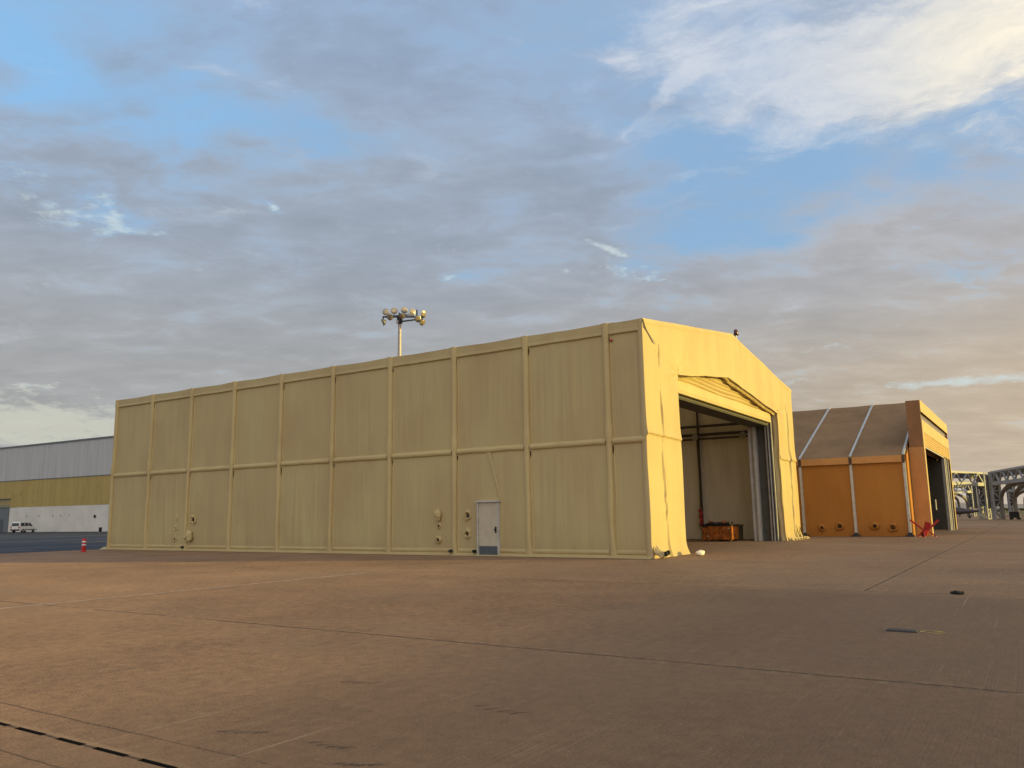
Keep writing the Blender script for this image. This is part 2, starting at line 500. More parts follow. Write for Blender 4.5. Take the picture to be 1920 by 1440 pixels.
M['concrete'] = concrete()
M['asphalt'] = mat('dark asphalt', (0.05, 0.052, 0.055), 0.8, var=0.15, scale=0.4, stretch=(0.3, 1, 1))
M['asphalt_darker'] = mat('darker asphalt', (0.016, 0.019, 0.028), 0.7, var=0.2, scale=0.4)


# ------------------------------------------------------------------ mesh builder
class MB:
    def __init__(self):
        self.v, self.f, self.mi = [], [], []

    def add(self, vs, fs, mi=0):
        o = len(self.v)
        self.v += [tuple(p) for p in vs]
        self.f += [tuple(i + o for i in f) for f in fs]
        self.mi += [mi] * len(fs)
        return self

    def box(self, a, b, mi=0, mtx=None):
        (x0, y0, z0), (x1, y1, z1) = a, b
        vs = [Vector(p) for p in ((x0, y0, z0), (x1, y0, z0), (x1, y1, z0), (x0, y1, z0), (x0, y0, z1), (x1, y0, z1), (x1, y1, z1), (x0, y1, z1))]
        if mtx is not None:
            vs = [mtx @ p for p in vs]
        return self.add(vs, [(0, 3, 2, 1), (4, 5, 6, 7), (0, 1, 5, 4), (1, 2, 6, 5), (2, 3, 7, 6), (3, 0, 4, 7)], mi)

    def tube(self, pts, r, n=10, cap=True, mi=0):
        pts = [Vector(p) for p in pts]
        rs = r if isinstance(r, (list, tuple)) else [r] * len(pts)
        rings = []
        for i, p in enumerate(pts):
            d = (pts[min(i + 1, len(pts) - 1)] - pts[max(i - 1, 0)]).normalized()
            up = Vector((0, 0, 1)) if abs(d.z) < 0.95 else Vector((1, 0, 0))
            a = d.cross(up).normalized()
            b = a.cross(d).normalized()
            rings.append([p + (a * math.cos(2 * math.pi * k / n) + b * math.sin(2 * math.pi * k / n)) * rs[i] for k in range(n)])
        vs = [q for ring in rings for q in ring]
        fs = []
        for i in range(len(pts) - 1):
            for k in range(n):
                k2 = (k + 1) % n
                fs.append((i * n + k, (i + 1) * n + k, (i + 1) * n + k2, i * n + k2))
        if cap:
            fs.append(tuple(range(n)))
            fs.append(tuple(reversed(range((len(pts) - 1) * n, len(pts) * n))))
        return self.add(vs, fs, mi)

    def bar(self, p, q, w, h=None, mi=0):
        """square bar from p to q"""
        h = h or w
        p, q = Vector(p), Vector(q)
        d = (q - p).normalized()
        up = Vector((0, 0, 1)) if abs(d.z) < 0.95 else Vector((1, 0, 0))
        a = d.cross(up).normalized()
        b = a.cross(d).normalized()
        c = [(-1, -1), (1, -1), (1, 1), (-1, 1)]
        vs = [e + a * (i * w / 2) + b * (j * h / 2) for e in (p, q) for i, j in c]
        return self.add(vs, [(0, 1, 2, 3), (7, 6, 5, 4), (0, 4, 5, 1), (1, 5, 6, 2), (2, 6, 7, 3), (3, 7, 4, 0)], mi)

    def lathe(self, prof, axis_o, axis_d, n=16, mi=0, capends=True, jitter=0.0):
        """prof: (r, h) pairs along the axis"""
        o, d = Vector(axis_o), Vector(axis_d).normalized()
        up = Vector((0, 0, 1)) if abs(d.z) < 0.95 else Vector((1, 0, 0))
        a = d.cross(up).normalized()
        b = a.cross(d).normalized()
        vs, fs = [], []
        for r, hgt in prof:
            for k in range(n):
                an = 2 * math.pi * k / n
                rr = r * (1 + random.uniform(-jitter, jitter))
                vs.append(o + d * hgt + (a * math.cos(an) + b * math.sin(an)) * rr)
        for i in range(len(prof) - 1):
            for k in range(n):
                k2 = (k + 1) % n
                fs.append((i * n + k, i * n + k2, (i + 1) * n + k2, (i + 1) * n + k))
        if capends:
            fs.append(tuple(reversed(range(n))))
            fs.append(tuple(range((len(prof) - 1) * n, len(prof) * n)))
        return self.add(vs, fs, mi)

    def grid(self, fn, nu, nv, mi=0):
        vs = [fn(i / nu, j / nv) for j in range(nv + 1) for i in range(nu + 1)]
        fs = [(j * (nu + 1) + i, j * (nu + 1) + i + 1, (j + 1) * (nu + 1) + i + 1, (j + 1) * (nu + 1) + i) for j in range(nv) for i in range(nu)]
        return self.add(vs, fs, mi)

    def prism(self, poly, axis, a, b, mi=0):
        """poly: 2-D points; axis 'y' (poly is x,z) or 'x' (poly is y,z) or 'z' (poly is x,y)"""
        def P3(p, h):
            return {'y': (p[0], h, p[1]), 'x': (h, p[0], p[1]), 'z': (p[0], p[1], h)}[axis]
        n = len(poly)
        vs = [P3(p, a) for p in poly] + [P3(p, b) for p in poly]
        fs = [tuple(range(n)), tuple(reversed(range(n, 2 * n)))]
        fs += [(i, i + n, (i + 1) % n + n, (i + 1) % n) for i in range(n)]
        return self.add(vs, fs, mi)

    def build(self, name, mats, parent=None, smooth=False, bevel=0.0, label=None):
        me = bpy.data.meshes.new(name)
        me.from_pydata(self.v, [], self.f)
        mats = mats if isinstance(mats, (list, tuple)) else [mats]
        for m in mats:
            me.materials.append(M[m] if isinstance(m, str) else m)
        for p, mi in zip(me.polygons, self.mi):
            p.material_index = mi
        bm = bmesh.new()
        bm.from_mesh(me)
        bmesh.ops.recalc_face_normals(bm, faces=bm.faces)
        if bevel:
            bmesh.ops.bevel(bm, geom=[e for e in bm.edges if len(e.link_faces) == 2 and e.calc_face_angle(0) > 0.5], offset=bevel, segments=2, affect='EDGES', clamp_overlap=True)
        bm.to_mesh(me)
        bm.free()
        if smooth:
            for p in me.polygons:
                p.use_smooth = True
            if smooth != 'all':
                me.set_sharp_from_angle(angle=R(40))
        o = bpy.data.objects.new(name, me)
        COL.objects.link(o)
        if parent is not None:
            o.parent = parent
        if label:
            o['label'] = label
        return o


def tag(o, label, cat, group=None):
    o['label'] = label
    o['category'] = cat
    if group:
        o['group'] = group
    return o


def thing(name, label, cat, loc=(0, 0, 0), rz=0.0, group=None):
    o = bpy.data.objects.new(name, None)
    o.empty_display_size = 0.3
    COL.objects.link(o)
    o.location = loc
    o.rotation_euler = (0, 0, rz)
    return tag(o, label, cat, group)


def struct(o, kind='structure'):
    o['kind'] = kind
    return o


def dup(o, parent=None):
    kids = [c for c in bpy.data.objects if c.parent == o]
    c = o.copy()
    COL.objects.link(c)
    if parent is not None:
        c.parent = parent
    for k in kids:
        dup(k, c)
    return c


def nz(x, y, z=0.0):
    return mnoise.noise(Vector((x, y, z)))


# ------------------------------------------------------------------ ground
FAR = 9000
g = MB()
XA, XB = -23.660, -23.610          # slot of the line drain
slots = []
y = -40.0
k = 0
while y < 60:
    slots.append((y, y + 0.385 + 0.03 * math.sin(y * 7)))
    y += 0.545


def rect(mb, x0, y0, x1, y1, z=0.0, mi=0):
    mb.add([(x0, y0, z), (x1, y0, z), (x1, y1, z), (x0, y1, z)], [(0, 1, 2, 3)], mi)


rect(g, -FAR, -FAR, XA, FAR)
rect(g, XB, -FAR, FAR, FAR)
rect(g, XA, -FAR, XB, slots[0][0])
for (a, b), nxt in zip(slots, slots[1:] + [(FAR, FAR)]):
    rect(g, XA, b, XB, nxt[0])
    # chipped lips of the slot
for a, b in slots:
    g.add([(XA, a, 0), (XB, a, 0), (XB, b, 0), (XA, b, 0), (XA, a, -0.35), (XB, a, -0.35), (XB, b, -0.35), (XA, b, -0.35)],
          [(0, 4, 5, 1), (1, 5, 6, 2), (2, 6, 7, 3), (3, 7, 4, 0)], 1)
    g.add([(XA, a, -0.35), (XB, a, -0.35), (XB, b, -0.35), (XA, b, -0.35)], [(0, 1, 2, 3)], 1)
struct(g.build('ground', ['concrete', 'dark']))

a = MB()
rect(a, -400, 53.5, 47.0, 400, 0.004)
a.add([(47.0, 53.5, 0.004), (300, 53.5, 0.004), (300, 400, 0.004), (47.0, 400, 0.004)], [(0, 1, 2, 3)])
struct(a.build('road', 'asphalt'))
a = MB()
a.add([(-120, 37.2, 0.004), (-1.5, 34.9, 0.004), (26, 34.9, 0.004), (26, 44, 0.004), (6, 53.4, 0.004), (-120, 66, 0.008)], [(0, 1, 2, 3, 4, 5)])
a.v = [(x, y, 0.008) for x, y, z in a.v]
struct(a.build('darker_asphalt', 'asphalt_darker'))  # separate near-black sheet laid just above the ground
a = MB()
for (p, q, w) in (((-6, 60), (40, 66), 0.5), ((-30, 74), (38, 82), 0.45), ((-20, 44.5), (9, 42), 0.22), ((-20, 39.5), (-2, 38.6), 0.22)):
    p, q = Vector((*p, 0)), Vector((*q, 0))
    n_ = Vector((-(q - p).y, (q - p).x, 0)).normalized() * w / 2
    a.add([(*(p - n_).xy, 0.012), (*(q - n_).xy, 0.012), (*(q + n_).xy, 0.012), (*(p + n_).xy, 0.012)], [(0, 1, 2, 3)])
struct(a.build('road_marking', 'alu_dull'))

# pale sealant line and yellow ring on the apron
a = MB()
pts = [(-19.3 - 20 + i * 0.6, 5.05 + nz(i * 0.7, 3) * 0.03) for i in range(51)]
for (x0, y0), (x1, y1) in zip(pts, pts[1:]):
    w = 0.028 + 0.012 * nz(x0 * 2, 9)
    a.add([(x0, y0 - w, 0.004), (x1, y1 - w, 0.004), (x1, y1 + w, 0.004), (x0, y0 + w, 0.004)], [(0, 1, 2, 3)])
struct(a.build('sealant_line', 'white_line'))
a = MB()
cx, cy = -14.94, -10.36
N = 28
for i in range(N):
    if i in (9, 10, 20):
        continue
    for (ri, ro) in ((0.070, 0.115),):
        t0, t1 = 2 * math.pi * i / N, 2 * math.pi * (i + 1) / N
        a.add([(cx + r_ * 1.1 * math.cos(tt), cy + r_ * 1.35 * math.sin(tt), 0.004) for r_, tt in ((ri, t0), (ro, t0), (ro, t1), (ri, t1))], [(0, 1, 2, 3)])
struct(a.build('painted_ring', 'yellow_paint'))

# rubber scuffs left by tyres
a = MB()
for (x0, y0, x1, y1, n, l) in ((-21.22, -7.44, -21.32, -7.99, 4, 0.17), (-22.88, -6.21, -22.71, -6.60, 3, 0.16), (-21.07, -5.70, -20.91, -6.10, 3, 0.18),
                               (-22.74, -7.05, -22.75, -7.43, 4, 0.12), (-23.02, -7.58, -22.91, -7.88, 4, 0.12), (-20.3, -11.4, -20.2, -11.9, 4, 0.10)):
    for i in range(n):
        f = (i + 0.3) / n
        px, py = x0 + (x1 - x0) * f, y0 + (y1 - y0) * f
        prev = None
        for kx in range(7):
            u = kx / 6
            ww = 0.009 * math.sin(math.pi * min(1, u * 0.9 + 0.08)) + 0.003
            qx, qy = px + (u - 0.5) * l * 0.75 + 0.02 * math.sin(i * 5), py - 0.11 * u * u + nz(px * 9, u * 3) * 0.014
            cur = ((qx, qy - ww, 0.004), (qx, qy + ww, 0.004))
            if prev:
                a.add([prev[0], cur[0], cur[1], prev[1]], [(0, 1, 2, 3)])
            prev = cur
struct(a.build('tyre_scuffs', 'scuff'))

# far grass, hills
a = MB()
rect(a, 200, -700, 360, -7.5, 0.004)
rect(a, 240, -7.5, 420, 500, 0.004)
o = struct(a.build('grass', 'grass'), 'stuff')
a = MB()
rows = []
for i in range(161):
    az = R(-60 + i * 0.9)
    hh = 22 + 26 * max(0, nz(i * 0.11, 4.2)) + 12 * nz(i * 0.45, 1.1) + 42 * math.exp(-((math.degrees(az) - 4.6) / 1.1) ** 2) * 0.35
    hh = max(6, hh)
    for (rr, hz) in ((4300, -1), (4700, hh * 0.55), (5100, hh), (6000, hh * 0.7)):
        rows.append((rr * math.cos(az), rr * math.sin(az), hz + (3 * nz(i * 0.8, rr * 0.01) if hz > 0 else 0)))
fs = []
for i in range(160):
    for j in range(3):
        fs.append((i * 4 + j, i * 4 + j + 1, (i + 1) * 4 + j + 1, (i + 1) * 4 + j))
a.add(rows, fs)
struct(a.build('hills', 'hill', smooth='all'))

# ------------------------------------------------------------------ yellow fabric hangar
WD, LN = 21.8, 34.3
EV, RG = 8.8, 10.23
RIBY = [1.5 + 3.63 * i for i in range(9)]
H = thing('fabric_hangar', 'large open yellow fabric hangar with ribbed side wall and lit front', 'hangar')
edges = [0.0] + RIBY + [LN]


def wall_off(yy, zz):
    """how far the side cloth stands out (towards -x) at a place on the wall"""
    i = max(k for k in range(len(edges)) if edges[k] <= yy + 1e-6)
    i = min(i, len(edges) - 2)
    u = (yy - edges[i]) / (edges[i + 1] - edges[i])
    low = zz < 4.3
    v = (zz / 4.3) if low else (zz - 4.3) / 4.1
    v = min(1, max(0, v))
    env = (math.sin(math.pi * min(1, max(0, u))) ** 0.6) * (math.sin(math.pi * v) ** 0.5 if 0 < v < 1 else 0)
    amp = (0.35 + 0.65 * abs(nz(i * 3.7, 2.0 if low else 8.0))) * (1.35 if low else 1.0)
    if not low and i in (3, 7):
        amp *= 1.5
    if low and i in (5, 1, 8):
        amp *= 1.5
    skew = yy + (0.10 * (zz - 2) * nz(i * 1.3, 5.5) if low else 0)
    f = 0.0
    for fr, am in ((1.1, 0.040), (2.6, 0.030), (5.2, 0.018), (9.5, 0.008)):
        q = nz(skew * fr, zz * 0.16, i * 7.3 + (50 if low else 0))
        f += am * (1 - abs(q) * 2)
    return env * (0.05 * nz(i * 2.2, 4.4 if low else 1.1) + f * amp)


w = MB()
NU, NV = 760, 100


def wall_pt(u, v):
    yy, zz = u * LN, 0.02 + v * (EV - 0.06)
    return (-wall_off(yy, zz), yy, zz)


w.grid(wall_pt, NU, NV)
w.build('side_wall', 'tarp', H, smooth='all')
w = MB()
w.box((0.16, 0.3, 0.0), (0.24, LN - 0.2, 8.7))
w.build('liner', 'liner', H)

# ribs: cloth tubes round the frame posts, slack in the lower half
for i, ry in enumerate(RIBY + [LN - 0.16]):
    rb = MB()
    last = i == len(RIBY)
    NS, NA = 44, 10
    ln = random.uniform(0, 50)

    def rib_pt(u, v, ry=ry, ln=ln, last=last):
        z = v * 8.83
        an = math.pi * u
        wd, dp = 0.128, 0.125
        low = z < 4.35
        slack = nz(ln, z * 0.7) * 0.25 if low else nz(ln, z * 0.4) * 0.10
        if z > 8.3:
            wd, dp = 0.155, 0.14
        if abs(z - 4.55) < 0.28:
            wd, dp = 0.15, 0.15
        if low:
            wd *= 0.92 - 0.22 * math.sin(math.pi * z / 4.35) * (0.5 + 0.5 * nz(ln, 3))
        if z < 0.5:
            wd *= 1.0 + 0.35 * (1 - z / 0.5)
            dp *= 0.85
        fold = 0.16 * nz(u * 3.1 + ln, z * 0.35) + (0.14 * nz(u * 6 + ln, z * 0.5, 9) if low else 0)
        yy = ry + math.cos(an) * wd * (1 + slack) + (0.06 * nz(ln, z * 0.45, 4) if low else 0.0)
        xx = -0.015 - math.sin(an) ** 0.7 * dp * (1 + fold)
        if u in (0, 1):
            xx = 0.06
        return (xx, yy, max(0.03, z))
    rb.grid(rib_pt, NA, NS)

    def fold_pt(u, v, ry=ry, ln=ln):
        z = 0.06 + v * 8.2
        off = -0.19 - 0.05 * nz(ln, z * 0.5, 2)
        rr = 0.035 * (0.65 + 0.9 * max(0, nz(ln, z * 0.55, 6) + 0.2))
        if abs(z - 4.35) < 0.2:
            rr *= 0.3
        an = math.pi * u
        return (0.01 - math.sin(an) * rr * 1.6 if 0 < u < 1 else 0.05, ry + off + math.cos(an) * rr, z)
    if not last:
        rb.grid(fold_pt, 6, 40)
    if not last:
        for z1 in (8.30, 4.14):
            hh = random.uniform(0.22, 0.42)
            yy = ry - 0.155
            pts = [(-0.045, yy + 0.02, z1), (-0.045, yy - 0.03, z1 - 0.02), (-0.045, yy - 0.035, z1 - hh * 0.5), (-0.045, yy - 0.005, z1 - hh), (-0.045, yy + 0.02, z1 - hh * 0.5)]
            rb.add(pts, [(0, 1, 2, 3, 4)], 1)  # dark quads paint the shade in the cloth gaps beside the rib
    rb.build('rib', ['tarp_rib', 'hole_shade'], H, smooth='all')

rt = MB()
rt.box((-0.09, 1.22, 8.10), (-0.03, 1.30, 8.18))
rt.build('red_tag', 'red', H)

# rails between the ribs
for (z0, z1, dp, nm) in ((8.34, 8.83, 0.075, 'eave_band'), (4.17, 4.42, 0.09, 'mid_rail'), (0.13, 0.30, 0.045, 'base_rail')):
    rl = MB()
    for y0, y1 in zip(edges, edges[1:]):
        a0, b0 = (y0 + 0.14 if y0 > 0 else 0.02), y1 - 0.15
        n = 10
        sd = random.uniform(0, 90)

        def rail_pt(u, v, a0=a0, b0=b0, sd=sd):
            yy = a0 + (b0 - a0) * u
            zz = z0 + (z1 - z0) * v + 0.012 * nz(yy * 0.9, sd)
            if nm == 'eave_band':
                prof = 0.3 + 0.7 * (1 - v) ** 0.5 if v > 0.25 else 1.0
                prof = 1.0 if v < 0.28 else 0.72
                if v == 0:
                    prof = 0.0
                sag = 0.03 * math.sin(math.pi * u) * (1 if v == 1 else 0)
                zz -= sag
            else:
                prof = math.sin(math.pi * v) ** 0.5 if 0 < v < 1 else -0.2
            return (-dp * prof - 0.01 - 0.012 * nz(yy * 1.7, v * 2, sd), yy, zz)
        rl.grid(rail_pt, 22, 10)
    rl.build(nm, 'tarp_rib' if nm != 'eave_band' else 'tarp', H, smooth=True)
# corner cloth of the eave and the hem lying on the ground
hm = MB()


def hem_pt(u, v):
    yy = -0.1 + (LN + 0.5) * u
    k = nz(yy * 1.3, 6) * 0.03
    prof = [(0.0, 0.14), (-0.05, 0.10), (-0.13, 0.06), (-0.22 + k, 0.035), (-0.30 + k, 0.012)][round(v * 4)]
    return (prof[0], yy, prof[1])


hm.grid(hem_pt, 160, 4)
hm.build('hem', 'tarp_rib', H, smooth='all')

# roof, far wall, back wall
rf = MB()
for sgn in (0, 1):
    x0, x1 = (-0.05, WD / 2) if sgn == 0 else (WD + 0.05, WD / 2)
    nb = 36

    def roof_pt(u, v, x0=x0, x1=x1):
        yy = 0.02 + (LN - 0.02) * u
        zz = EV + (RG - EV) * v
        k = [abs(yy - e) for e in edges]
        sag = 0.05 * min(1, min(k) / 1.2) * math.sin(math.pi * min(1, max(0, v)))
        return (x0 + (x1 - x0) * v, yy, zz - sag)
    rf.grid(roof_pt, 60, 10)
rf.build('roof', 'tarp_roof', H, smooth=True)
w = MB()
w.box((WD - 0.02, 0.25, 0), (WD, LN, EV - 0.02))
w.box((WD - 0.32, 0.25, 0), (WD - 0.26, LN - 0.2, EV - 0.05), 1)
w.build('far_wall', ['tarp', 'liner'], H)
w = MB()
w.prism([(0.02, 0), (WD - 0.03, 0), (WD - 0.03, EV - 0.04), (WD / 2, RG - 0.2), (0.02, EV - 0.04)], 'y', LN - 0.18, LN - 0.03)
w.build('back_wall', 'tarp', H)

# front cover ------------------------------------------------------------
OX0, OX1 = 3.38, 18.42


def roof_z(x):
    return EV + (RG - EV) * (1 - abs(x - WD / 2) / (WD / 2)) + 0.03


def open_z(x):
    ax = 9.9
    if x <= ax:
        base = 7.16 + (7.96 - 7.16) * (x - OX0) / (ax - OX0)
    else:
        base = 7.96 + (7.06 - 7.96) * (x - ax) / (OX1 - ax)
    return base - 0.03 * abs(math.sin((x - OX0) * 0.9)) + 0.03 * nz(x * 1.1, 3.3)


def front_y(x, z):
    yv = -0.03
    # broad slack plus creases hanging from the corners of the opening
    yv -= 0.045 * nz(x * 0.35, z * 0.3, 3.0) + 0.013 * nz(x * 1.1, z * 0.45, 7.0) + 0.006 * nz(x * 2.5, z * 0.9, 1.0)
    for sx in (1.35, 20.3):
        d = x - sx - 0.10 * nz(z * 0.4, sx)
        if z < 8.7:
            st = min(1, max(0, d / 0.05 + 0.5))
            hold = min(1, (8.7 - z) / 1.5)
            yv -= 0.085 * st * math.exp(-max(0, d) / 0.5) * hold * (1 + 0.5 * nz(z * 0.8, sx, 2))
    if x < OX0 or x > OX1:
        sz = 4.50 - 0.05 * ((x % 3.4) / 3.4) + 0.02 * nz(x * 2, 5)
        st = min(1, max(0, (z - sz) / 0.05 + 0.5))
        yv -= 0.075 * st * math.exp(-max(0, z - sz) / 0.35)
    for cx_, sg in ((OX0, -1), (OX1, 1)):
        dxx, dz_ = (x - cx_), z - 7.2
        ang = math.atan2(dz_, dxx)
        rr = math.hypot(dxx, dz_)
        yv += 0.03 * math.exp(-rr / 0.9) * math.sin(ang * 11)
    # roof-edge bead
    e = roof_z(x) - z
    yv -= 0.03 * math.exp(-((e - 0.12) / 0.07) ** 2)
    # hem thrown outwards on the ground
    if z < 0.6:
        yv -= 0.10 * (1 - z / 0.6) ** 2
    return yv


fc = MB()


def post(x0, x1, flare0, flare1):
    def fn(u, v):
        x = x0 + (x1 - x0) * u
        top = roof_z(x)
        z = top * v ** 1.1 if v > 0 else 0.0
        f = (1 - z / 0.6) ** 2 if z < 0.6 else 0
        wob = 0
        return (x + (flare0 * (1 - u) + flare1 * u) * f, front_y(x, z), z + 0.008 + (0.03 * nz(x * 5, 2) if z < 0.01 else 0) * 0.3)
    return fn


fc.grid(post(-0.06, OX0, -0.02, 0.16), 80, 190)
fc.grid(post(OX1, WD + 0.05, -0.12, 0.30), 80, 190)


def lintel(u, v):
    x = OX0 + (OX1 - OX0) * u
    z0, z1 = open_z(x), roof_z(x)
    z = z0 + (z1 - z0) * v
    return (x, front_y(x, z), z)


fc.grid(lintel, 150, 30)
# returns: the cloth turned into the opening, deeper and crumpled on the right slope


def ret_l(u, v):
    x = OX0 + (OX1 - OX0) * u
    z = open_z(x)
    right = max(0, min(1, (x - 9.3) / 1.2))
    dep = 0.16 + 0.20 * right
    k = 0.10 * right * math.sin(v * 9 + 2.0 * nz(x * 0.5, 2)) * (1 if 0 < v < 1 else 0.2)
    return (x - 0.05 * v, front_y(x, z) + dep * v, z - 0.10 * v * right + k * 0.6 + 0.03 * nz(x * 2.2, v * 3) * (1 if v > 0 else 0))


fc.grid(ret_l, 110, 8)


def ret_s(x, sgn):
    def fn(u, v):
        z = 0.01 + (open_z(x) - 0.01) * v
        f = (1 - z / 0.6) ** 2 if z < 0.6 else 0
        fl = (0.16 if x < 10 else -0.12) * f
        dep = 0.30 if x < 10 else 0.34
        cr = 0.05 * math.sin(u * 7 + nz(z * 0.7, x) * 3) * (1 if u > 0 else 0)
        return (x + fl + (cr if x > 10 else 0), front_y(x, z) + dep * u, z)
    return fn


fc.grid(ret_s(OX0, 1), 8, 60)
fc.grid(ret_s(OX1, -1), 10, 60)
# outer returns over the roof and round the corners


def ret_roof(u, v):
    x = -0.06 + (WD + 0.11) * u
    z = roof_z(x)
    return (x, front_y(x, z) + 0.45 * v, z - 0.01 * v + 0.015 * nz(x * 2, v))


fc.grid(ret_roof, 120, 3)


def ret_corner(u, v):
    z = EV * v
    f = (1 - z / 0.6) ** 2 if z < 0.6 else 0
    return (-0.06 - 0.02 * f - 0.03 * math.sin(math.pi * u), front_y(-0.06, z) * (1 - u) + 0.16 * u, z + 0.008)


fc.grid(ret_corner, 5, 120)
fc.add([(WD + 0.05, -0.02, 0.05), (WD + 0.05, 0.6, 0.05), (WD + 0.05, 0.6, EV + 0.01), (WD + 0.05, -0.02, EV + 0.01)], [(0, 1, 2, 3)])
fc.build('front_cover', 'tarp', H, smooth=True)

# loose flap at the top corner and gathered cloth at the foot of the corner
fl = MB()


def flap_pt(u, v):
    z = 8.82 - 1.02 * v
    yr = -0.06 - 0.42 * v ** 0.75 * (1 - 0.2 * math.sin(v * 5))
    yl = -0.06 - 0.38 * max(0, (v - 0.35) / 0.65) ** 0.9
    return (-0.10 + 0.05 * math.sin(u * 3 + v * 4), yl + (yr - yl) * u, z - 0.08 * u * v)


fl.grid(flap_pt, 8, 14)
fl.build('loose_flap', 'tarp', H, smooth='all')
gt = MB()
for i, (dx_, ht, wd_) in enumerate(((-0.04, 0.40, 0.14), (0.10, 0.46, 0.15), (0.24, 0.36, 0.13), (-0.14, 0.32, 0.12))):
    gt.tube([(dx_ + 0.25 * 0.3, -0.12, ht), (dx_ * 0.8 + 0.02, -0.26, ht * 0.55), (dx_ * 0.4 - 0.03, -0.34, 0.2), (dx_ * 0.3 - 0.05, -0.40, 0.06)], [0.015, wd_ * 0.5, wd_ * 0.7, wd_ * 0.4], 8)
gt.lathe([(0.02, -0.12), (0.10, -0.09), (0.13, 0.0), (0.10, 0.1), (0.02, 0.12)], (0.02, -0.42, 0.16), (1, 0.4, 0.2), 12, jitter=0.18)
gt.build('gathered_hem', 'tarp_rib', H, smooth=True)
gt = MB()
gt.box((-0.08, -0.62, 0.10), (0.04, -0.50, 0.27))
gt.box((0.09, -0.64, 0.14), (0.20, -0.52, 0.30))
gt.build('strap', 'black', H, bevel=0.02)
gt = MB()
for i in range(7):
    xx = 18.6 + i * 0.56
    hgt = random.uniform(0.12, 0.22)
    gt.add([(xx, -0.36, 0.03), (xx + 0.42, -0.40, 0.02), (xx + 0.36, -0.30, 0.12 + hgt * 0.3), (xx + 0.12, -0.22, hgt)], [(0, 1, 2, 3)])
gt.build('torn_hem', 'tarp_rib', H)
gt = MB()
for (xx, w0, h0) in ((20.62, 0.22, 0.95), (21.55, 0.16, 0.75)):
    gt = MB()
    gt.add([(xx - w0 * 0.2, front_y(xx, 0.95) - 0.02, h0), (xx - w0 * 0.75, -0.285, 0.12), (xx + w0 * 0.9, -0.29, 0.10), (xx + w0 * 0.35, front_y(xx, 0.5) - 0.04, 0.45)], [(0, 1, 2, 3)])
    gt.build('tear', 'dark', H)
for i in range(5):
    xx = 18.9 + i * 0.6
    gt = MB()
    gt.add([(xx, -0.41, 0.05), (xx + 0.3, -0.415, 0.045), (xx + 0.26, -0.39, 0.11), (xx + 0.05, -0.385, 0.12)], [(0, 1, 2, 3)])
    gt.build('tear', 'dark', H)

# gathered gable panel and header of the doorway
gp = MB()


def gable_pt(u, v):
    x = OX0 - 0.2 + (OX1 - OX0 + 0.4) * u
    z0, z1 = 6.98, 8.25 - abs(x - 9.9) * 0.055
    z = z0 + (z1 - z0) * v
    pl = 0.045 * math.sin(z * 34 + nz(x * 0.25, 1.0) * 3.0) + 0.03 * nz(x * 0.5, z * 4, 2)
    return (x, 0.36 + pl, z)


gp.grid(gable_pt, 70, 60)
gp.build('gable_panel', 'tarp', H, smooth='all')
hb = MB()
hb.box((OX0 - 0.1, 0.24, 6.62), (OX1 - 0.5, 0.36, 7.02))
hb.box((OX0 - 0.1, 0.20, 6.50), (OX1 - 0.5, 0.38, 6.612))
hb.build('header_beam', 'tarp_rib', H, bevel=0.02)
hb = MB()
hb.box((OX0 - 0.1, 0.42, 6.35), (OX1 - 0.3, 1.5, 6.60))
hb.build('door_roll', 'dark_grey', H, bevel=0.04)

# vertical guides and folded curtain at the right jamb
for (x0, x1, y0, y1, m_, nm) in ((17.98, 18.30, 1.16, 1.56, 'grey_panel', 'door_curtain'), (18.30, 18.6, 0.62, 1.16, 'dark_grey', 'dark_curtain'),
                                 (18.10, 18.32, 0.58, 0.66, 'alu_dull', 'door_guide'), (18.08, 18.34, 0.44, 0.50, 'alu', 'door_guide'), (18.34, 18.6, 0.36, 0.44, 'dark_grey', 'guide_groove'),
                                 (18.12, 18.40, 0.30, 0.355, 'alu_dull', 'door_guide')):
    jb = MB()
    if nm == 'door_curtain':
        def cur(u, v):
            yy = y0 + (y1 - y0) * u
            return (x0 + 0.012 * nz(v * 9, u * 2, 3) + 0.03 * math.cos(u * 9), yy, v * 6.9)
        jb.grid(cur, 8, 120)
        jb.box((x0 + 0.1, y0, 0), (x1, y1, 6.9))
    else:
        jb.box((x0, y0, 0.0), (x1, y1, 7.0))
    jb.build(nm, m_, H)
for (xa, xb) in ((18.62, WD - 0.4), (0.3, OX0 - 0.02)):
    jb = MB()
    jb.box((xa, 0.30, 0), (xb, 0.40, 8.6))
    jb.build('jamb_lining', 'liner', H)

# inner frame: columns, rafters and pipes
for i, ry in enumerate(RIBY):
    fr = MB()
    fr.bar((WD - 0.50, ry + 0.55, 0), (WD - 0.50, ry + 0.55, 8.5), 0.10, 0.12)
    fr.bar((WD - 0.50, ry + 0.55, 8.45), (WD / 2, ry + 0.55, RG - 0.55), 0.22, 0.16)
    fr.bar((0.45, ry + 0.55, 8.45), (WD / 2, ry + 0.55, RG - 0.55), 0.22, 0.16)
    fr.build('frame_rib', 'steel_dark', H)
pp = MB()
for (zz_, r_) in ((6.15, 0.06), (6.42, 0.09), (6.95, 0.08)):
    pp.tube([(WD - 0.62, 1.2, zz_), (WD - 0.62, LN - 0.6, zz_)], r_, 8)
pp.build('wall_pipe', 'steel_dark', H, smooth=True)
for (yy, zz_) in ((5.75, 6.42), (2.75, 6.38)):
    pp = MB()
    pp.lathe([(0.05, 0.0), (0.16, 0.06), (0.20, 0.16), (0.20, 0.26), (0.12, 0.28)], (WD - 0.78, yy, zz_ - 0.12), (-1, -0.15, -0.25), 14)
    pp.build('wall_lamp', 'alu_dull', H, smooth=True)

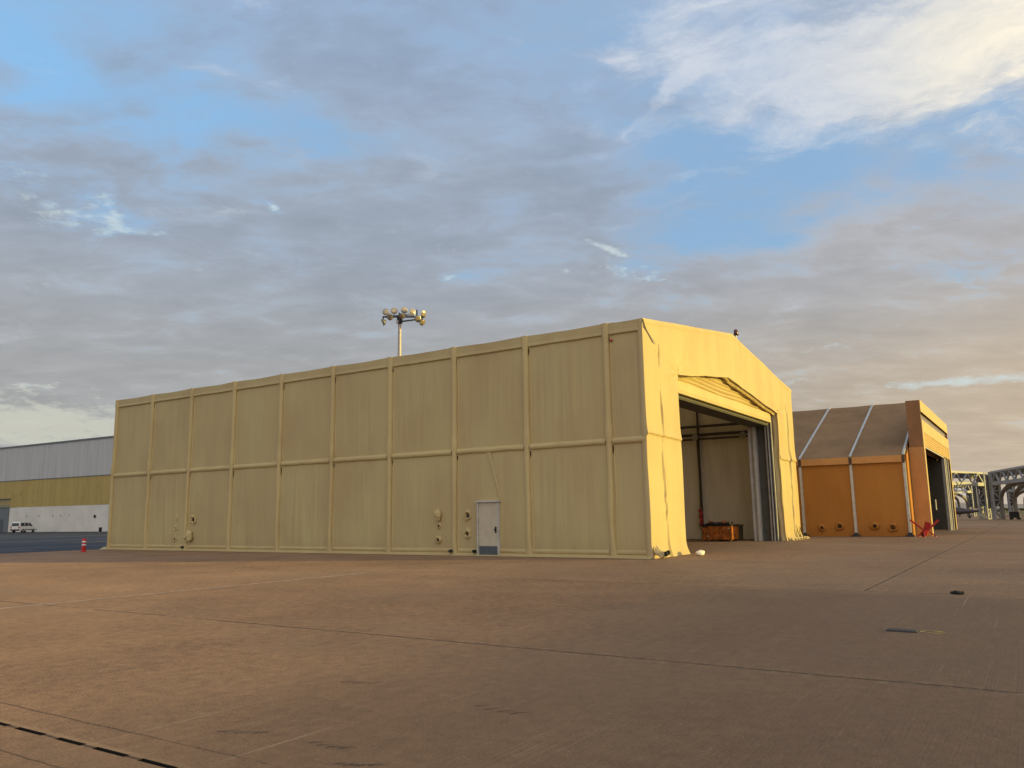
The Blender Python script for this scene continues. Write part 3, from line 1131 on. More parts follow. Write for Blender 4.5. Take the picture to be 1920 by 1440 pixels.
# personnel door
dr = MB()
dr.box((-0.16, 6.47, 0.0), (0.03, 6.53, 2.15))
dr.box((-0.18, 7.46, 0.0), (0.03, 7.53, 2.15))
dr.box((-0.22, 6.41, 2.15), (0.03, 7.59, 2.22))
df = dr.build('door_frame', 'alu', H, bevel=0.008)
dr = MB()
dr.box((-0.13, 6.533, 0.02), (-0.07, 7.457, 2.147))
dl = dr.build('door', 'door', H, bevel=0.006)
dr = MB()
dr.box((-0.145, 6.56, 0.03), (-0.131, 7.43, 0.40))
dr.build('kick_plate', 'kick', dl)
dr = MB()
dr.box((-0.15, 6.59, 0.93), (-0.131, 6.66, 1.17))
dr.bar((-0.19, 6.60, 1.06), (-0.19, 6.68, 1.06), 0.03)
dr.bar((-0.14, 6.62, 1.06), (-0.20, 6.62, 1.06), 0.03)
dr.build('door_handle', 'black', dl)
# tight crease running up from the door's corner
cr = MB()


def crease(u, v):
    f = v
    yy = 6.44 + (7.35 - 6.44) * f * 0.62
    wdt = 0.03 + 0.09 * f
    return (-0.045 - 0.035 * (1.15 - f) * math.sin(math.pi * u), yy + (u - 0.5) * wdt * 2, 2.26 + 1.95 * f)


cr.grid(crease, 6, 16)
cr.build('crease', 'tarp', H, smooth='all')


# cloth sleeves tied over duct openings
def sleeve(y, z, r, style, parent, x0=0.0, face=-1, m='tarp_rib', squash=1.0):
    s = MB()
    n = 18
    sd = random.uniform(0, 99)
    if style == 'bag':
        prof = [(0.35, 0.0), (0.75, 0.10), (1.0, 0.28), (0.85, 0.42), (0.35, 0.5), (0.02, 0.5)]
    elif style == 'knot':
        prof = [(1.0, 0.0), (1.05, 0.12), (0.8, 0.28), (0.55, 0.34), (0.5, 0.2), (0.45, 0.1)]
    else:
        prof = [(1.15, 0.0), (1.15, 0.14), (1.0, 0.24), (0.78, 0.26), (0.66, 0.16), (0.6, 0.05)]

    def fn(u, v):
        i = round(v * (len(prof) - 1))
        rr, hh = prof[i]
        an = 2 * math.pi * u
        k = 1 + 0.5 * nz(math.cos(an) * 2.3 + sd, math.sin(an) * 2.3, hh * 3)
        lean = -0.35 * hh if style == 'bag' else -0.12 * hh
        return (x0 + face * hh * r * 2.0 * (1 + 0.3 * nz(math.cos(an) * 1.7, math.sin(an) * 1.7 + sd, 5)), y + rr * r * k * math.cos(an) * squash, z + rr * r * k * math.sin(an) * 1.2 + lean * r * 2)
    s.grid(fn, n, len(prof) - 1)
    ob = s.build('vent_sleeve', m, parent, smooth=True)
    if style != 'bag':
        d = MB()
        vs = [(x0 + face * (0.10 * r + 0.01), y + (0.56 + 0.5 * nz(k * 0.8, sd)) * r * math.cos(2 * math.pi * k / 12) * squash, z + (0.6 + 0.5 * nz(k * 0.9, sd + 5)) * r * 1.2 * math.sin(2 * math.pi * k / 12) - 0.1 * r) for k in range(12)]
        d.add(vs, [tuple(range(12))])
        d.build('vent_hole', 'hole_shade', ob)
    return ob


sleeve(8.08, 1.64, 0.17, 'ring', H)
sleeve(8.09, 0.90, 0.17, 'knot', H)
sleeve(9.59, 1.72, 0.21, 'bag', H, squash=0.8)
sleeve(9.60, 1.22, 0.11, 'knot', H)
sleeve(9.62, 0.64, 0.14, 'knot', H)
sleeve(26.31, 1.65, 0.17, 'ring', H, squash=1.2)
sleeve(26.48, 0.82, 0.25, 'bag', H, squash=1.2)
for zz_ in (1.78, 1.20, 0.63):
    sleeve(27.85, zz_, 0.11, 'ring', H, squash=1.1)
# black hem weights
for yy in (8.86, 7.68, 26.95):
    k_ = MB()
    k_.lathe([(0.02, 0), (0.09, 0.03), (0.10, 0.10), (0.03, 0.14)], (-0.16, yy, 0.12), (0, 0.2, 1), 8, jitter=0.25)
    k_.build('hem_weight', 'black', H, smooth=True)

# obstruction lamp on the ridge
B = thing('obstruction_lamp', 'small dark red warning lamp on the ridge of the yellow hangar', 'warning lamp', (11.85, 0.05, 10.14))
B.scale = (0.75, 0.75, 0.75)
b = MB()
b.tube([(0, 0, -0.12), (0, 0, 0.30)], 0.035, 8)
b.bar((-0.10, -0.10, -0.28), (-0.02, -0.02, 0.02), 0.03)
b.bar((-0.22, -0.06, -0.30), (0.10, -0.06, -0.24), 0.03)
b.build('bracket', 'alu', B)
b = MB()
b.lathe([(0.20, 0.30), (0.20, 0.335), (0.09, 0.35)], (0, 0, 0), (0, 0, 1), 14)
b.build('flange', 'black', B, smooth=True)
b = MB()
b.lathe([(0.12, 0.35), (0.14, 0.42), (0.14, 0.58), (0.09, 0.68), (0.02, 0.71)], (0, 0, 0), (0, 0, 1), 16)
b.build('lens', mat('dark red glass', (0.10, 0.006, 0.008), 0.12, spec=0.6), B, smooth=True)

# white sack by the post
s = MB()


def sack(u, v):
    a_, b_ = 2 * math.pi * u, math.pi * (v - 0.5)
    x = 0.24 * math.cos(b_) ** 0.6 * math.cos(a_) if abs(math.cos(b_)) > 1e-6 else 0
    y_ = 0.15 * math.cos(b_) ** 0.6 * math.sin(a_) if abs(math.cos(b_)) > 1e-6 else 0
    z = 0.10 + 0.10 * math.sin(b_)
    k = 1 + 0.16 * nz(x * 9, y_ * 9, z * 9)
    return (x * k * 1.15, y_ * k, z * k)


s.grid(sack, 24, 12)
o = s.build('sandbag', 'sack', smooth='all')
o.location = (2.62, -0.85, 0.0)
tag(o, 'white plastic sack lying on the ground at the foot of the lit left post', 'sack')

# cases standing inside
C_ = thing('equipment_case', 'orange equipment case with straps standing inside the yellow hangar doorway', 'case', (16.9, 2.5, 0))
c = MB()
c.box((0, 0, 0.10), (1.25, 1.65, 0.86))
for yy in (0.02, 0.56, 1.12):
    c.box((-0.02, yy, 0.12), (-0.002, yy + 0.47, 0.46))
    c.box((-0.02, yy, 0.48), (-0.002, yy + 0.47, 0.84))
c.box((0.03, -0.02, 0.12), (0.30, -0.002, 0.84))
c.box((0.36, -0.02, 0.12), (1.20, -0.002, 0.84))
c.build('case_body', 'crate', C_, bevel=0.01)
c = MB()
c.box((-0.03, -0.03, 0.865), (1.28, 1.68, 0.93))
c.tube([(-0.05, 1.45 + 0.17 * math.cos(k * 0.7), 0.86 + 0.05 * math.sin(k * 0.7)) for k in range(10)], 0.03, 6)
for k in range(9):
    yy = 0.1 + k * 0.17
    c.box((0.05 + 0.1 * (k % 3), yy, 0.93), (0.35 + 0.12 * (k % 2), yy + 0.14, 0.98 + 0.05 * random.random()))
c.build('case_lid', 'black', C_, bevel=0.01)
for k in range(4):
    c = MB()
    mt = Matrix.Translation((0.35 + 0.2 * (k % 2), 0.2 + 0.38 * k, 1.03 + 0.05 * (k % 2))) @ Matrix.Rotation(0.5 * math.sin(k * 2.3), 4, 'Z')
    c.box((-0.28, -0.12, -0.06), (0.28, 0.12, 0.05), 0, mt)
    c.build('stacked_tray', 'crate' if k % 2 else 'steel_dark', C_, bevel=0.01)
for xx in (0.06, 1.05):
    for yy in (0.06, 1.45):
        c = MB()
        c.box((xx, yy, 0), (xx + 0.14, yy + 0.14, 0.10))
        c.build('foot', 'steel_dark', C_)
for (a_, b_) in (((-0.035, 0.10, 0.70), (-0.021, 0.20, 0.76)), ((-0.035, 1.28, 0.28), (-0.021, 1.36, 0.33))):
    c = MB()
    c.box(a_, b_)
    c.build('clasp', 'alu', C_)
C2 = thing('storage_bin', 'dull olive bin beside the orange equipment case inside the doorway', 'bin', (18.3, 2.55, 0))
c = MB()
c.prism([(0.08, 0.0), (1.02, 0.0), (1.1, 0.82), (0, 0.82)], 'y', 0.05, 1.2)
c.build('bin_body', 'olive', C2, bevel=0.02)
c = MB()
c.box((-0.04, 0.0, 0.823), (1.14, 1.25, 0.90))
c.build('bin_lid', 'olive', C2, bevel=0.02)
# red hoist hanging by the column
HZ = thing('hanging_hoist', 'dark chain hoist with red lower block hanging by the inner wall', 'hoist', (21.05, 5.68, 0.0))
c = MB()
for k in range(5):
    c.lathe([(0.02, -0.10), (0.10, -0.08), (0.12, 0), (0.10, 0.08), (0.02, 0.10)], (0.02 * (-1) ** k, 0.03 * (-1) ** k, 0.95 + k * 0.2), (0, 0, 1), 10, jitter=0.1)
c.build('block', 'red', HZ, smooth=True)
c = MB()
c.tube([(0, 0, 1.8), (0, -0.03, 3.5), (0, 0.02, 6.3)], 0.035, 6)
c.build('chain', 'steel_dark', HZ)
c = MB()
c.tube([(0, 0.0, 0.86), (0, 0.10, 0.76), (0, 0.08, 0.62), (0, -0.06, 0.60), (0, -0.10, 0.70)], 0.035, 6)
c.build('hook', 'steel_dark', HZ, smooth=True)

# ------------------------------------------------------------------ orange hangar
O = thing('fabric_hangar', 'smaller orange fabric hangar with brown roof and square lit porch', 'hangar', (0, 0, 0))
X0, X1, YE, YB = 26.7, 48.3, -5.32, 22.0
XM = (X0 + X1) / 2
EZ, RZ = 4.9, 9.4
ORIB = [-5.25, -2.22, 0.86, 3.95, 7.0, 10.1, 13.2, 16.3, 19.4]
w = MB()


def ow(u, v):
    yy, zz_ = YE + (YB - YE) * u, 0.02 + (EZ - 0.05) * v
    k = [abs(yy - e) for e in ORIB]
    e = min(1, min(k) / 0.6) * math.sin(math.pi * v) ** 0.5 if 0 < v < 1 else 0
    return (X0 - e * (0.05 * nz(yy * 0.3, 2.2) + 0.03 * nz(yy * 1.1 + 0.2 * zz_, zz_ * 0.3, 4) + 0.02 * nz(yy * 3.1, zz_ * 0.25, 8)), yy, zz_)


w.grid(ow, 150, 24)
w.build('side_wall', 'orange_tarp', O, smooth='all')
w = MB()
w.box((X1 - 0.1, YE, 0), (X1, YB, EZ))
w.build('far_wall', 'orange_tarp', O)
w = MB()
w.prism([(X0 + 0.05, 0), (X1 - 0.12, 0), (X1 - 0.12, EZ), (XM, RZ - 0.2), (X0 + 0.05, EZ)], 'y', YB - 0.15, YB - 0.03)
w.build('back_wall', 'orange_tarp', O)
# end wall seen as a narrow lit strip beside the porch
w = MB()
w.prism([(X0 + 0.02, 0.01), (27.95, 0.01), (27.95, EZ + 0.45), (X0 + 0.02, EZ - 0.02)], 'y', YE - 0.10, YE + 0.05)
w.prism([(46.35, 0.01), (X1 - 0.12, 0.01), (X1 - 0.12, EZ - 0.02), (46.35, EZ + 0.45)], 'y', YE - 0.10, YE + 0.05)
w.prism([(27.97, 5.6), (46.33, 5.6), (46.33, EZ + 0.6), (XM, RZ - 0.1), (27.97, EZ + 0.4)], 'y', YE - 0.05, YE + 0.05)
w.build('end_wall', 'orange_tarp', O)
r = MB()
for xa in (X0 - 0.12, X1 + 0.12):
    def orf(u, v, xa=xa):
        yy = YE - 0.05 + (YB - YE) * u
        k = min(abs(yy - e) for e in ORIB)
        sag = 0.10 * min(1, k / 1.3) * math.sin(math.pi * v) + 0.03 * min(1, k / 1.3)
        return (xa + (XM - xa) * v, yy, EZ + (RZ - EZ) * v - sag)
    r.grid(orf, 90, 16)

    def orfi(u, v, xa=xa):
        p = orf(u, v)
        return (p[0], p[1], p[2] - 0.06)
    r.grid(orfi, 30, 6)
r.build('roof', 'roof_tarp', O, smooth='all')
for ry in ORIB:
    rb = MB()
    rb.bar((X0 - 0.12, ry, EZ + 0.03), (XM, ry, RZ + 0.04), 0.13, 0.10)
    rb.bar((X1 + 0.12, ry, EZ + 0.03), (XM, ry, RZ + 0.04), 0.13, 0.10)
    rb.build('roof_rib', 'alu', O)
    rb = MB()
    rb.box((X0 - 0.15, ry - 0.08, 0.12), (X0 + 0.02, ry + 0.08, EZ - 0.38))
    rb.build('wall_rib', 'alu', O, bevel=0.02)
    rb = MB()
    rb.box((X0 - 0.34, ry - 0.24, 0.0), (X0 + 0.02, ry + 0.24, 0.10))
    rb.box((X0 - 0.22, ry - 0.12, 0.10), (X0 - 0.153, ry + 0.12, 0.24))
    rb.build('base_plate', 'frame_dark', O)
    rb = MB()
    rb.box((X0 - 0.21, ry - 0.07, EZ - 0.46), (X0 - 0.151, ry + 0.07, EZ - 0.08))
    rb.build('eave_bracket', 'steel_dark', O)
for y0, y1 in zip(ORIB, ORIB[1:]):
    vl = MB()

    def val(u, v, y0=y0, y1=y1):
        yy = y0 + 0.09 + (y1 - y0 - 0.18) * u
        return (X0 - 0.14 - 0.05 * (1 - v) - 0.015 * nz(yy * 2, v), yy, EZ - 0.42 + 0.42 * v + 0.012 * nz(yy * 1.5, 7))
    vl.grid(val, 20, 4)
    vl.build('valance', 'orange_panel', O, smooth='all')
# porch
PX0, PX1, PY0, PY1, PZ = 27.92, 46.3, -6.30, -5.50, 8.33
px = MB()
px.box((PX0, PY0 + 0.02, 5.42), (PX0 + 0.12, PY1, PZ))
px.box((PX1 - 0.12, PY0 + 0.02, 0), (PX1, PY1, PZ))
px.box((PX0 + 0.12, PY0 + 0.02, PZ - 0.1), (PX1 - 0.12, PY1, PZ))
px.box((PX0 + 0.12, PY1 - 0.08, 5.5), (PX1 - 0.12, PY1, PZ - 0.1))
px.build('porch', 'porch_brown', O)
px = MB()
px.box((PX0 - 0.012, PY0 + 0.02, 0), (PX0 + 0.12, PY1 + 0.05, 5.415))
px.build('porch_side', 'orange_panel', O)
px = MB()
px.box((PX0 + 0.0, PY0 - 0.02, 7.62), (PX1, PY0 + 0.018, PZ + 0.02))
px.box((PX0 + 0.0, PY0 - 0.02, 6.35), (PX1, PY0 + 0.018, 7.12))
px.box((PX0 + 0.0, PY0 - 0.02, 0.0), (PX0 + 0.55, PY0 + 0.018, 6.348))
px.box((PX1 - 0.5, PY0 - 0.02, 0.0), (PX1, PY0 + 0.018, 6.348))
px.build('front_fascia', 'fascia_ochre', O)
px = MB()
px.box((PX0 + 0.3, PY0 + 0.14, 7.02), (PX1 - 0.2, PY0 + 0.18, 7.70))
px.build('window_strip', mat('smoky window', (0.22, 0.185, 0.175), 0.25), O)
px = MB()
for k in range(6):
    z0 = 5.50 + k * 0.14
    px.tube([(PX0 + 0.56, PY0 + 0.05, z0 + 0.07), (PX1 - 0.52, PY0 + 0.05, z0 + 0.07)], 0.075, 8)
px.build('rolled_door', 'fascia_ochre', O, smooth=True)
px = MB()
px.box((42.3, PY0 + 0.10, 0), (42.9, PY0 + 0.30, 5.48))
px.box((43.0, PY0 + 0.06, 0), (43.5, PY0 + 0.2, 5.48))
px.box((44.3, PY0 + 0.02, 0), (44.7, PY0 + 0.2, 5.48))
px.build('door_jamb', 'alu_dull', O)
px = MB()
px.box((45.7, PY0 + 0.25, 0), (45.9, YE + 1.15, 5.5))
px.build('folded_door', 'dark_grey', O)
px = MB()
px.box((PX0 + 0.55, PY0 + 0.0, 0), (PX0 + 0.62, PY0 + 0.1, 5.6))
px.box((PX0 + 0.56, PY0 + 0.0, 5.40), (41.2, PY0 + 0.1, 5.47))
px.build('door_edging', 'alu', O)
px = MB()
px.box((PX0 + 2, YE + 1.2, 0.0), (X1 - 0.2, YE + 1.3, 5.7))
px.build('dark_backing', 'dark', O)  # near-black sheet added behind the opening to paint its dark interior
px = MB()
px.box((38.8, PY0 + 0.65, 1.55), (39.3, PY0 + 0.70, 2.3))
px.build('notice_board', 'alu_dull', O)
for (yy, st) in ((-0.21, 'knot'), (-1.27, 'ring'), (-3.31, 'knot'), (-4.32, 'ring')):
    sleeve(yy, 0.6 + 0.05 * math.sin(yy * 9), 0.19, st, O, x0=X0 - 0.02, m='orange_tarp', squash=1.25 + 0.3 * math.sin(yy * 5))

# red tow-bar stand
J = thing('aircraft_jack', 'red folded jack stand with raised arms beside the orange porch', 'jack stand', (26.0, -6.15, 0), R(90))
j = MB()
j.bar((-0.72, 0, 0.98), (0.10, 0.05, 0.20), 0.09, 0.12)
j.bar((0.78, 0.05, 1.00), (-0.10, 0.0, 0.22), 0.08, 0.10)
j.build('arm', 'red', J)
j = MB()
j.tube([(-0.16, 0.02, 0.86), (0.06, 0.02, 0.12)], [0.16, 0.13], 12)
j.build('cylinder', 'red', J, smooth=True)
for (dx_, dy_) in ((-0.45, -0.25), (0.42, -0.28), (0.05, 0.45)):
    j = MB()
    j.bar((0.02, 0.02, 0.50), (dx_, dy_, 0.05), 0.06)
    j.lathe([(0.07, 0.0), (0.06, 0.05)], (dx_, dy_, 0.0), (0, 0, 1), 10)
    j.build('leg', 'red', J)
j = MB()
j.lathe([(0.11, -0.04), (0.13, 0), (0.11, 0.04)], (0.15, -0.18, 0.13), (0, 1, 0), 14)
j.build('wheel', 'rubber', J, smooth=True)

# ------------------------------------------------------------------ warehouse
ang = R(2.0)    # turned slightly from the hangar's long axis
Wd = thing('warehouse', 'long grey, mustard and white warehouse behind the white van', 'warehouse', (48.28, 131.5, 0), ang)
# local +y runs along the wall (to the left in the photo), local +x goes into the building


def clad(mb, y0, y1, z0, z1, xo, period=0.45, dep=0.07):
    n = int((y1 - y0) / period)
    vs, fs = [], []
    ys = []
    for i in range(n):
        b0 = y0 + i * period
        ys += [(b0, 0), (b0 + period * 0.35, 0), (b0 + period * 0.5, dep), (b0 + period * 0.85, dep)]
    ys.append((y1, 0))
    for yv, d in ys:
        vs += [(xo - d, yv, z0), (xo - d, yv, z1)]
    for i in range(len(ys) - 1):
        fs.append((2 * i, 2 * i + 2, 2 * i + 3, 2 * i + 1))
    mb.add(vs, fs)


w = MB()
w.box((0.02, -75, 0), (30, 70, 15.6))
w.build('hall', 'render_white', Wd)
w = MB()
clad(w, -75, 70, 9.42, 15.65, -0.10)
clad(w, 21.3, 70, 6.0, 9.40, -0.03)
w.build('grey_cladding', 'clad_grey', Wd)
w = MB()
w.box((-0.30, -75.2, 15.60), (0.4, 70.2, 15.85))
w.build('roof_edge', 'door_blue', Wd)
w = MB()
w.box((-0.16, -75, 9.30), (-0.05, 70, 9.41))
w.build('flashing', 'door_blue', Wd)
w = MB()
clad(w, -75, 21.2, 4.45, 9.29, -0.04, 0.38)
w.build('mustard_cladding', 'clad_yellow', Wd)
w = MB()
w.box((-0.06, -75, 0), (0.018, 16.3, 4.44))
w.build('plinth_wall', 'render_white', Wd)
w = MB()
w.box((-0.10, 16.6, 0), (-0.02, 33, 5.0))
w.box((-0.06, 16.4, 5.05), (-0.0, 33.2, 5.95))
dk = w.build('sliding_door', 'door_blue', Wd)
w = MB()
w.box((-0.30, 16.2, 5.95), (0, 33.5, 6.12))
w.box((-0.18, 16.5, 4.4), (-0.101, 33, 4.52))
w.box((-0.16, 21.9, 0.0), (-0.101, 22.05, 4.4))
w.build('door_rail', 'kick', Wd)
w = MB()
w.box((-0.15, 18.3, 0.02), (-0.101, 19.3, 2.3))
w.build('wicket_door', 'kick', dk)
w = MB()
w.box((-0.16, 19.7, 0.02), (-0.101, 33, 0.9))
w.build('door_base', 'white_plastic', dk)
for yy in (3.7,):
    w = MB()
    w.lathe([(0.05, 0), (0.22, 0.06), (0.26, 0.18), (0.1, 0.26)], (-0.08, -10.6, 2.55), (-1, 0, 0), 12)
    w.build('wall_lamp', 'black', Wd, smooth=True)
for yy in (10.4, 6.4, 2.0, -0.4, -3.0):
    w = MB()
    w.box((-0.14, yy, 2.65), (-0.062, yy + 0.16, 2.95))
    w.build('wall_bracket', 'alu_dull', Wd)
JB = thing('junction_box', 'small black box on the asphalt near the hangar corner', 'junction box', (42.7, 109.0, 0), R(10))
JB.scale = (0.55, 0.55, 0.62)
w = MB()
w.box((-0.3, -0.3, 0.12), (0.3, 0.3, 1.15))
w.build('box_body', 'black', JB, bevel=0.03)
w = MB()
w.box((-0.36, -0.36, 1.152), (0.36, 0.36, 1.22))
w.build('box_lid', 'frame_dark', JB, bevel=0.02)
w = MB()
w.box((-0.34, -0.34, 0), (0.34, 0.34, 0.118))
w.build('box_base', 'alu_dull', JB)

# ------------------------------------------------------------------ white van
V = thing('parked_van', 'white van with dark windows parked before the white warehouse wall', 'van', (43.25, 133.2, 0), R(27))
# local +x = forwards
prof = [(-2.05, 0.42), (-2.10, 0.62), (-2.06, 1.02), (-1.98, 1.50), (-1.88, 1.76), (-1.6, 1.83), (0.1, 1.82), (0.45, 1.74), (1.12, 1.12), (1.85, 0.98), (2.05, 0.80), (2.08, 0.45), (1.9, 0.30), (-1.95, 0.30)]


def van_hw(z):
    return 0.86 if z < 1.02 else 0.86 - (z - 1.02) * 0.17


v = MB()
n = len(prof)
vs = [(x, -van_hw(z), z) for x, z in prof] + [(x, van_hw(z), z) for x, z in prof]
v.add(vs, [tuple(range(n)), tuple(reversed(range(n, 2 * n)))] + [(i, i + n, (i + 1) % n + n, (i + 1) % n) for i in range(n)])
vb = v.build('body', 'white_paint', V, smooth=True, bevel=0.05)
for sgn in (-1, 1):
    for (xa, xb, xc, xd) in ((-1.80, -1.78, -0.95, -0.95), (-0.82, -0.82, 0.02, 0.02), (0.14, 0.14, 0.90, 0.45)):
        v = MB()
        z0, z1 = 1.10, 1.62
        v.add([(x, sgn * (van_hw(z) + 0.012), z) for x, z in ((xa, z0), (xc, z0), (xd, z1), (xb, z1))], [(0, 1, 2, 3)])
        v.build('side_window', 'glass', V)
    v = MB()
    v.box((-1.5, sgn * 0.868, 0.46), (1.2, sgn * 0.885, 0.56))
    v.build('rubbing_strip', 'black', V)
    v = MB()
    v.box((-2.115, sgn * 0.70 - 0.09, 0.70), (-2.06, sgn * 0.70 + 0.09, 1.02))
    v.build('tail_light', 'red', V)
    v = MB()
    v.box((0.62, sgn * 0.86, 1.06), (0.74, sgn * 1.02, 1.22))
    v.build('mirror', 'black', V, bevel=0.03)
    for xx in (-1.28, 1.30):
        wh = MB()
        wh.lathe([(0.20, -0.10), (0.31, -0.09), (0.32, 0), (0.31, 0.09), (0.20, 0.10)], (xx, sgn * 0.78, 0.32), (0, 1, 0), 20)
        ob = wh.build('wheel', 'rubber', V, smooth=True)
        wh = MB()
        wh.lathe([(0.06, 0.0), (0.19, 0.02), (0.2, 0.0)], (xx, sgn * 0.885, 0.32), (0, sgn, 0), 16)
        wh.build('rim', 'rim', ob, smooth=True)
v = MB()
v.add([(-2.075 + 0.012, -0.66, 1.10), (-2.075 + 0.012, 0.66, 1.10), (-1.965, 0.60, 1.60), (-1.965, -0.60, 1.60)], [(0, 1, 2, 3)])
for i, (x, y_, z) in enumerate(v.v):
    v.v[i] = (x - 0.045, y_, z)
v.build('rear_window', 'glass', V)
v = MB()
v.add([(0.52, -0.62, 1.70), (0.52, 0.62, 1.70), (1.13, 0.72, 1.15), (1.13, -0.72, 1.15)], [(0, 1, 2, 3)])
for i, (x, y_, z) in enumerate(v.v):
    v.v[i] = (x + 0.02, y_, z + 0.02)
v.build('windscreen', 'glass', V)
v = MB()
v.box((-2.18, -0.84, 0.36), (-2.06, 0.84, 0.56))
v.box((2.02, -0.84, 0.32), (2.16, 0.84, 0.55))
v.build('bumper', 'black', V, bevel=0.03)
v = MB()
v.box((-2.13, -0.26, 0.80), (-2.105, 0.26, 0.91))
v.build('number_plate', 'white_plastic', V)

# ------------------------------------------------------------------ red and white bollard
BL = thing('delineator_post', 'red traffic post with two white bands at the hangar corner', 'traffic post', (-2.75, 31.9, 0))
BL.scale = (0.82, 0.82, 0.92)
b = MB()
b.lathe([(0.18, 0.0), (0.18, 0.03), (0.135, 0.05), (0.125, 0.40), (0.125, 0.74), (0.10, 0.78), (0.02, 0.79)], (0, 0, 0), (0, 0, 1), 18)
b.build('post', 'red_plastic', BL, smooth=True)
for z0 in (0.37, 0.55):
    b = MB()
    b.lathe([(0.128, z0), (0.1305, z0 + 0.005), (0.1305, z0 + 0.085), (0.128, z0 + 0.09)], (0, 0, 0), (0, 0, 1), 18)
    b.build('reflective_band', 'white_plastic', BL, smooth=True)

# ------------------------------------------------------------------ flood light mast
FM = thing('floodlight_mast', 'tall floodlight mast with a ring of round lamps behind the yellow hangar', 'floodlight mast', (43.35, 49.6, 0), R(-57))
f = MB()
f.tube([(0, 0, 0), (0, 0, 24.8)], [0.34, 0.19], 16)
f.build('pole', 'mast', FM, smooth=True)
f = MB()
f.lathe([(0.22, 24.3), (0.34, 24.5), (0.34, 25.2), (0.2, 25.3)], (0, 0, 0), (0, 0, 1), 14)
for (p, q) in (((-1.9, -0.5, 25.1), (2.9, -0.5, 25.0)), ((-1.9, 0.6, 25.35), (2.9, 0.6, 25.3)), ((-1.9, -0.5, 25.1), (-1.9, 0.6, 25.35)), ((2.9, -0.5, 25.0), (2.9, 0.6, 25.3)),
               ((0.9, -0.5, 25.1), (0.9, 0.6, 25.3)), ((-1.0, -0.5, 25.1), (-1.0, 0.6, 25.3)), ((-1.9, -0.5, 25.1), (-1.9, -0.5, 24.5)), ((0, 0, 24.6), (2.8, -0.5, 24.8)), ((-1.9, 0.5, 25.35), (1.5, 0.5, 25.6)),
               ((2.1, -0.5, 24.7), (2.1, -0.5, 25.9)), ((2.7, -0.5, 24.3), (2.7, -0.5, 25.6)), ((0, -0.4, 24.4), (0, -0.4, 25.6))):
    f.bar(p, q, 0.15)
f.build('head_frame', 'frame_dark', FM)
f = MB()
f.box((0.9, -0.45, 25.15), (1.7, 0.3, 25.45))
f.box((-0.35, -0.5, 24.3), (-0.1, -0.2, 24.7))
f.build('ballast_box', 'alu_dull', FM, bevel=0.03)
for (lx, lz, ly, yaw, pit) in ((-1.72, 25.9, 0.3, -5, 4), (-0.75, 26.05, 0.5, 10, 2), (0.45, 26.12, 0.5, 22, -2), (1.45, 25.85, 0.3, 34, -5), (-1.05, 25.05, -0.7, -5, -28), (-1.85, 24.45, -0.6, -70, -35),
                               (2.85, 25.4, -0.4, 48, -18), (2.25, 24.75, -0.7, 25, -25), (2.75, 24.35, -0.6, 45, -40), (0.35, 25.1, -0.8, 5, -50)):
    ya, pi_ = R(yaw), R(pit)
    d = Vector((math.sin(ya) * math.cos(pi_), -math.cos(ya) * math.cos(pi_), math.sin(pi_)))
    l = MB()
    l.lathe([(0.10, -0.34), (0.16, -0.26), (0.30, -0.12), (0.39, 0.02), (0.41, 0.06), (0.38, 0.07)], (lx, ly, lz), d, 18, capends=True)
    ob = l.build('floodlight', 'lamp_house', FM, smooth=True)
    l = MB()
    l.lathe([(0.365, 0.075), (0.34, 0.095), (0.2, 0.12), (0.02, 0.13)], (lx, ly, lz), d, 18)
    l.build('lens', 'lamp_glass', ob, smooth=True)
    l = MB()
    l.bar((lx, ly, lz - 0.1), (lx, ly, lz - 0.5), 0.07)
    l.build('stirrup', 'frame_dark', ob)


